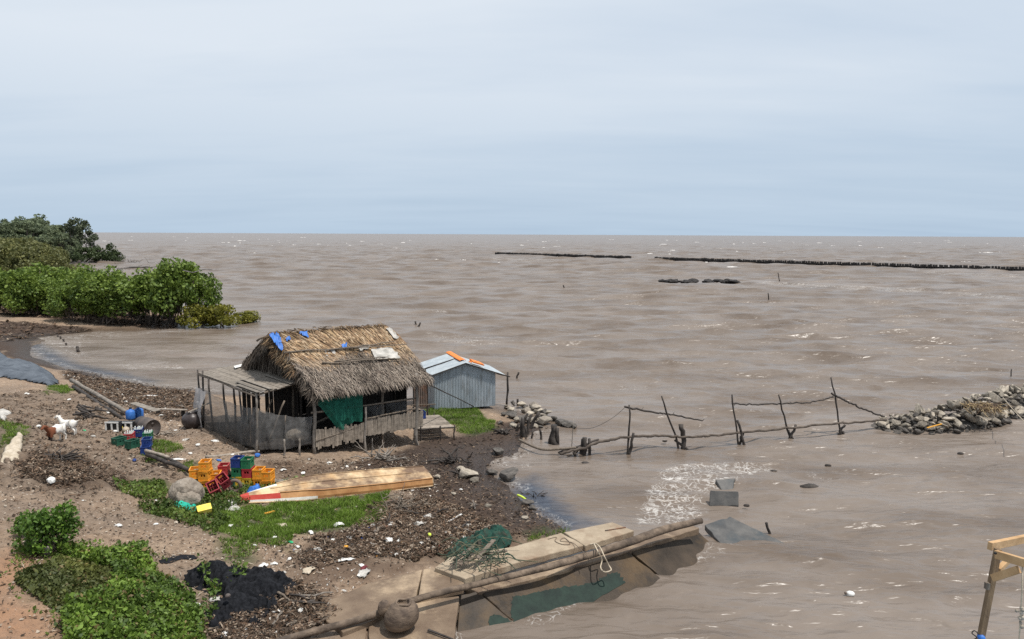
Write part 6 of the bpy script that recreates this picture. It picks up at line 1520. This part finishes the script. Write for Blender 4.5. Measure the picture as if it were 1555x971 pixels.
for i in range(46):
    px, py = ((560+rng.random()*190, 765+rng.random()*70) if i < 24 else (110+rng.random()*180, 575+rng.random()*50) if i < 36 else (400+rng.random()*110, 885+rng.random()*70))
    a = gp(px, py); d = V3(rng.normal(0, 1), rng.normal(0, 1), 0); d *= (.2+.5*rng.random())/np.linalg.norm(d); b_ = a+d; b_[2] = float(tz(b_[0], b_[1]))
    tag(MB().stick(a+V3(0,0,.04+.05*rng.random()), b_+V3(0,0,.03+.10*rng.random()), .022+.02*rng.random(), .012, 6, .6).build('driftwood_stick', (m_wood, m_darkwood, m_greywood)[i % 3]), 'crooked driftwood stick lying in the brown shore litter', 'stick', GS)
# plant litter: flakes, twigs and chips
def flakes(Q, smin, smax, pal, lift=.03, elong=3.5, seed=1):
    n = len(Q); z = tz(Q[:, 0], Q[:, 1]); P = np.stack([Q[:, 0], Q[:, 1], z+.012+lift*rng.random(n)], 1); a = rng.random(n)*2*PI; s_ = smin+(smax-smin)*rng.random(n)**2.6; tw = np.where(rng.random(n) < .55, 2.5+9*rng.random(n), 1+.6*rng.random(n)); s_ = np.where(tw > 2, s_*1.3, s_*.6)
    u_ = np.stack([np.cos(a), np.sin(a), rng.normal(0, .25, n)], 1)*s_[:, None]*.5; v_ = np.stack([-np.sin(a), np.cos(a), rng.normal(0, .35, n)], 1)*np.maximum(s_/tw, .008)[:, None]*.5
    w_ = np.stack([np.zeros(n), np.zeros(n), s_*.12*rng.random(n)], 1)
    V_ = np.stack([P-u_, P-v_+w_, P+u_, P+v_+w_], 1).reshape(-1, 3); pal = np.array(pal); c_ = pal[rng.integers(len(pal), size=n)]*(.6+.7*rng.random((n, 1)))
    return V_, np.arange(n*4).reshape(-1, 4), np.repeat(c_, 4, 0)
BR = [(.13,.088,.06), (.08,.055,.04), (.19,.135,.095), (.04,.03,.023), (.27,.215,.165), (.11,.068,.045), (.06,.045,.035)]
parts_ = [flakes(scatter(POLY['litter'][:1], 30000), .02, .17, BR, .08), flakes(scatter(POLY['litter'][1:2], 18000), .03, .26, BR, .08), flakes(scatter(POLY['litter'][2:3], 10000), .02, .15, BR, .09), flakes(scatter(POLY['litter'][3:4], 11000), .025, .18, BR, .09), flakes(scatter(POLY['litter'][4:], 3500), .1, .6, BR, .15), flakes(scatter(POLY['mud'][2:], 9000), .03, .22, [(.05,.035,.027), (.09,.065,.048), (.03,.022,.018), (.15,.11,.08)], .04)]
allp = gpoly([(0,600),(120,610),(300,650),(420,700),(640,700),(700,760),(760,810),(640,850),(480,930),(300,970),(0,970)])
parts_.append(flakes(scatter(POLY['rubbly'], 12000), .03, .22, BR, .04)); parts_.append(flakes(scatter([gpoly([(400,700),(640,690),(760,740),(860,806),(700,850),(560,860),(420,870),(400,820),(590,790),(600,750)])], 9000), .02, .16, BR, .03))
parts_.append(flakes(scatter([allp], 26000), .02, .15, BR+[(.36,.30,.24), (.42,.36,.29)], .02, 2.5)); parts_.append(flakes(scatter([gpoly([(480,700),(640,700),(700,830),(560,850),(430,860),(400,830),(590,790),(600,750)]), gpoly([(90,565),(300,600),(310,650),(240,660),(180,615)]), gpoly([(400,870),(530,850),(560,880),(480,960),(330,970),(420,930)])], 4200), .02, .13, [(.62,.60,.56), (.5,.48,.45), (.66,.62,.55), (.5,.4,.3)], .05, 1.2))
parts_.append(flakes(scatter([gpoly([(480,770),(640,760),(790,815),(690,850),(560,850),(430,850)]), gpoly([(100,570),(300,605),(300,640),(180,615)])], 260), .03, .13, [(.03,.09,.35), (.45,.05,.04), (.5,.35,.04), (.03,.25,.10), (.55,.25,.05), (.1,.3,.4)], .05, 1.2))
ofs = 0; VV = []; FF = []; KK = []
for (a, b_, c_) in parts_: VV.append(a); FF.append(b_+ofs); KK.append(c_); ofs += len(a)
o = npmesh('plant_litter', np.vstack(VV), np.vstack(FF), m_litter, cols=np.vstack(KK)); o['kind'] = 'stuff'

# ------------------------------------------------------------------ light, sky, view
SUN_AZ, SUN_EL = math.radians(115), math.radians(69)
to_sun = Vector((math.sin(SUN_AZ)*math.cos(SUN_EL), math.cos(SUN_AZ)*math.cos(SUN_EL), math.sin(SUN_EL)))
sd = bpy.data.lights.new('sun', 'SUN'); sd.energy = 4.2; sd.angle = math.radians(1.2); sd.color = (1, .95, .88)
so = bpy.data.objects.new('sun', sd); C.objects.link(so); so.rotation_euler = to_sun.to_track_quat('Z', 'Y').to_euler(); so.location = (0, 0, 60)
w = bpy.data.worlds.new('World'); SC.world = w; w.use_nodes = True; nt = w.node_tree; N = nt.nodes; L = nt.links
bg = N['Background']; bg.inputs['Strength'].default_value = .1
sky = N.new('ShaderNodeTexSky'); sky.sky_type = 'NISHITA'; sky.sun_disc = False; sky.sun_elevation = SUN_EL; sky.sun_rotation = SUN_AZ
sky.air_density = 1.0; sky.dust_density = 2.0; sky.ozone_density = 1.0
tc = N.new('ShaderNodeTexCoord')
sx = N.new('ShaderNodeSeparateXYZ'); L.new(tc.outputs['Generated'], sx.inputs[0])
def mth(o, a, b=None):
    x = N.new('ShaderNodeMath'); x.operation = o
    for v, i in ((a, 0), (b, 1)):
        if v is None: continue
        if isinstance(v, (int, float)): x.inputs[i].default_value = v
        else: L.new(v, x.inputs[i])
    return x.outputs[0]
# thin layered cloud on a high plane: direction divided by its height
zz = mth('ADD', mth('MAXIMUM', sx.outputs['Z'], 0.0), .10)
cx = N.new('ShaderNodeCombineXYZ'); L.new(mth('DIVIDE', sx.outputs['X'], zz), cx.inputs[0]); L.new(mth('DIVIDE', sx.outputs['Y'], zz), cx.inputs[1])
def cn(scl, sc, d, r, off):
    mp_ = N.new('ShaderNodeMapping'); mp_.inputs['Scale'].default_value = scl; mp_.inputs['Location'].default_value = off; L.new(cx.outputs[0], mp_.inputs[0])
    n = N.new('ShaderNodeTexNoise'); n.inputs['Scale'].default_value = sc; n.inputs['Detail'].default_value = d; n.inputs['Roughness'].default_value = r; n.inputs['Distortion'].default_value = .3
    L.new(mp_.outputs[0], n.inputs['Vector']); return n.outputs['Fac']
n1 = cn((.5, 1, 1), .55, 5, .55, (3.1, 1.7, 0)); n2 = cn((.35, 1.2, 1), 1.3, 4, .5, (8, 2, 0))
fac = mth('ADD', mth('MULTIPLY', n1, .8), mth('MULTIPLY', n2, .5))
fac = mth('SUBTRACT', fac, mth('MULTIPLY', sx.outputs['X'], .10))
rm = N.new('ShaderNodeMapRange'); rm.inputs[1].default_value = .44; rm.inputs[2].default_value = .76; rm.inputs[3].default_value = .55; rm.inputs[4].default_value = .97; L.new(fac, rm.inputs[0])
# the haze near the horizon is thicker and greyer-blue than the cloud overhead
hz = N.new('ShaderNodeMapRange'); hz.inputs[1].default_value = 0; hz.inputs[2].default_value = .22; L.new(sx.outputs['Z'], hz.inputs[0])
cc = N.new('ShaderNodeMix'); cc.data_type = 'RGBA'; L.new(hz.outputs[0], cc.inputs[0]); cc.inputs[6].default_value = (4.6, 5.75, 7.0, 1); cc.inputs[7].default_value = (6.9, 7.55, 8.3, 1)
base = N.new('ShaderNodeMix'); base.data_type = 'RGBA'; base.inputs[0].default_value = .85; L.new(sky.outputs[0], base.inputs[6]); base.inputs[7].default_value = (4.0, 5.3, 6.9, 1)
mx = N.new('ShaderNodeMix'); mx.data_type = 'RGBA'; L.new(rm.outputs[0], mx.inputs[0]); L.new(base.outputs[2], mx.inputs[6]); L.new(cc.outputs[2], mx.inputs[7])
L.new(mx.outputs[2], bg.inputs['Color'])
vs = SC.view_settings; SC.display_settings.display_device = 'sRGB'; vs.view_transform = 'Standard'; vs.look = 'None'; vs.exposure = 0.1; vs.gamma = 1; vs.use_curve_mapping = False
SC.cycles.max_bounces = 6; SC.cycles.transparent_max_bounces = 12; SC.cycles.use_denoising = False
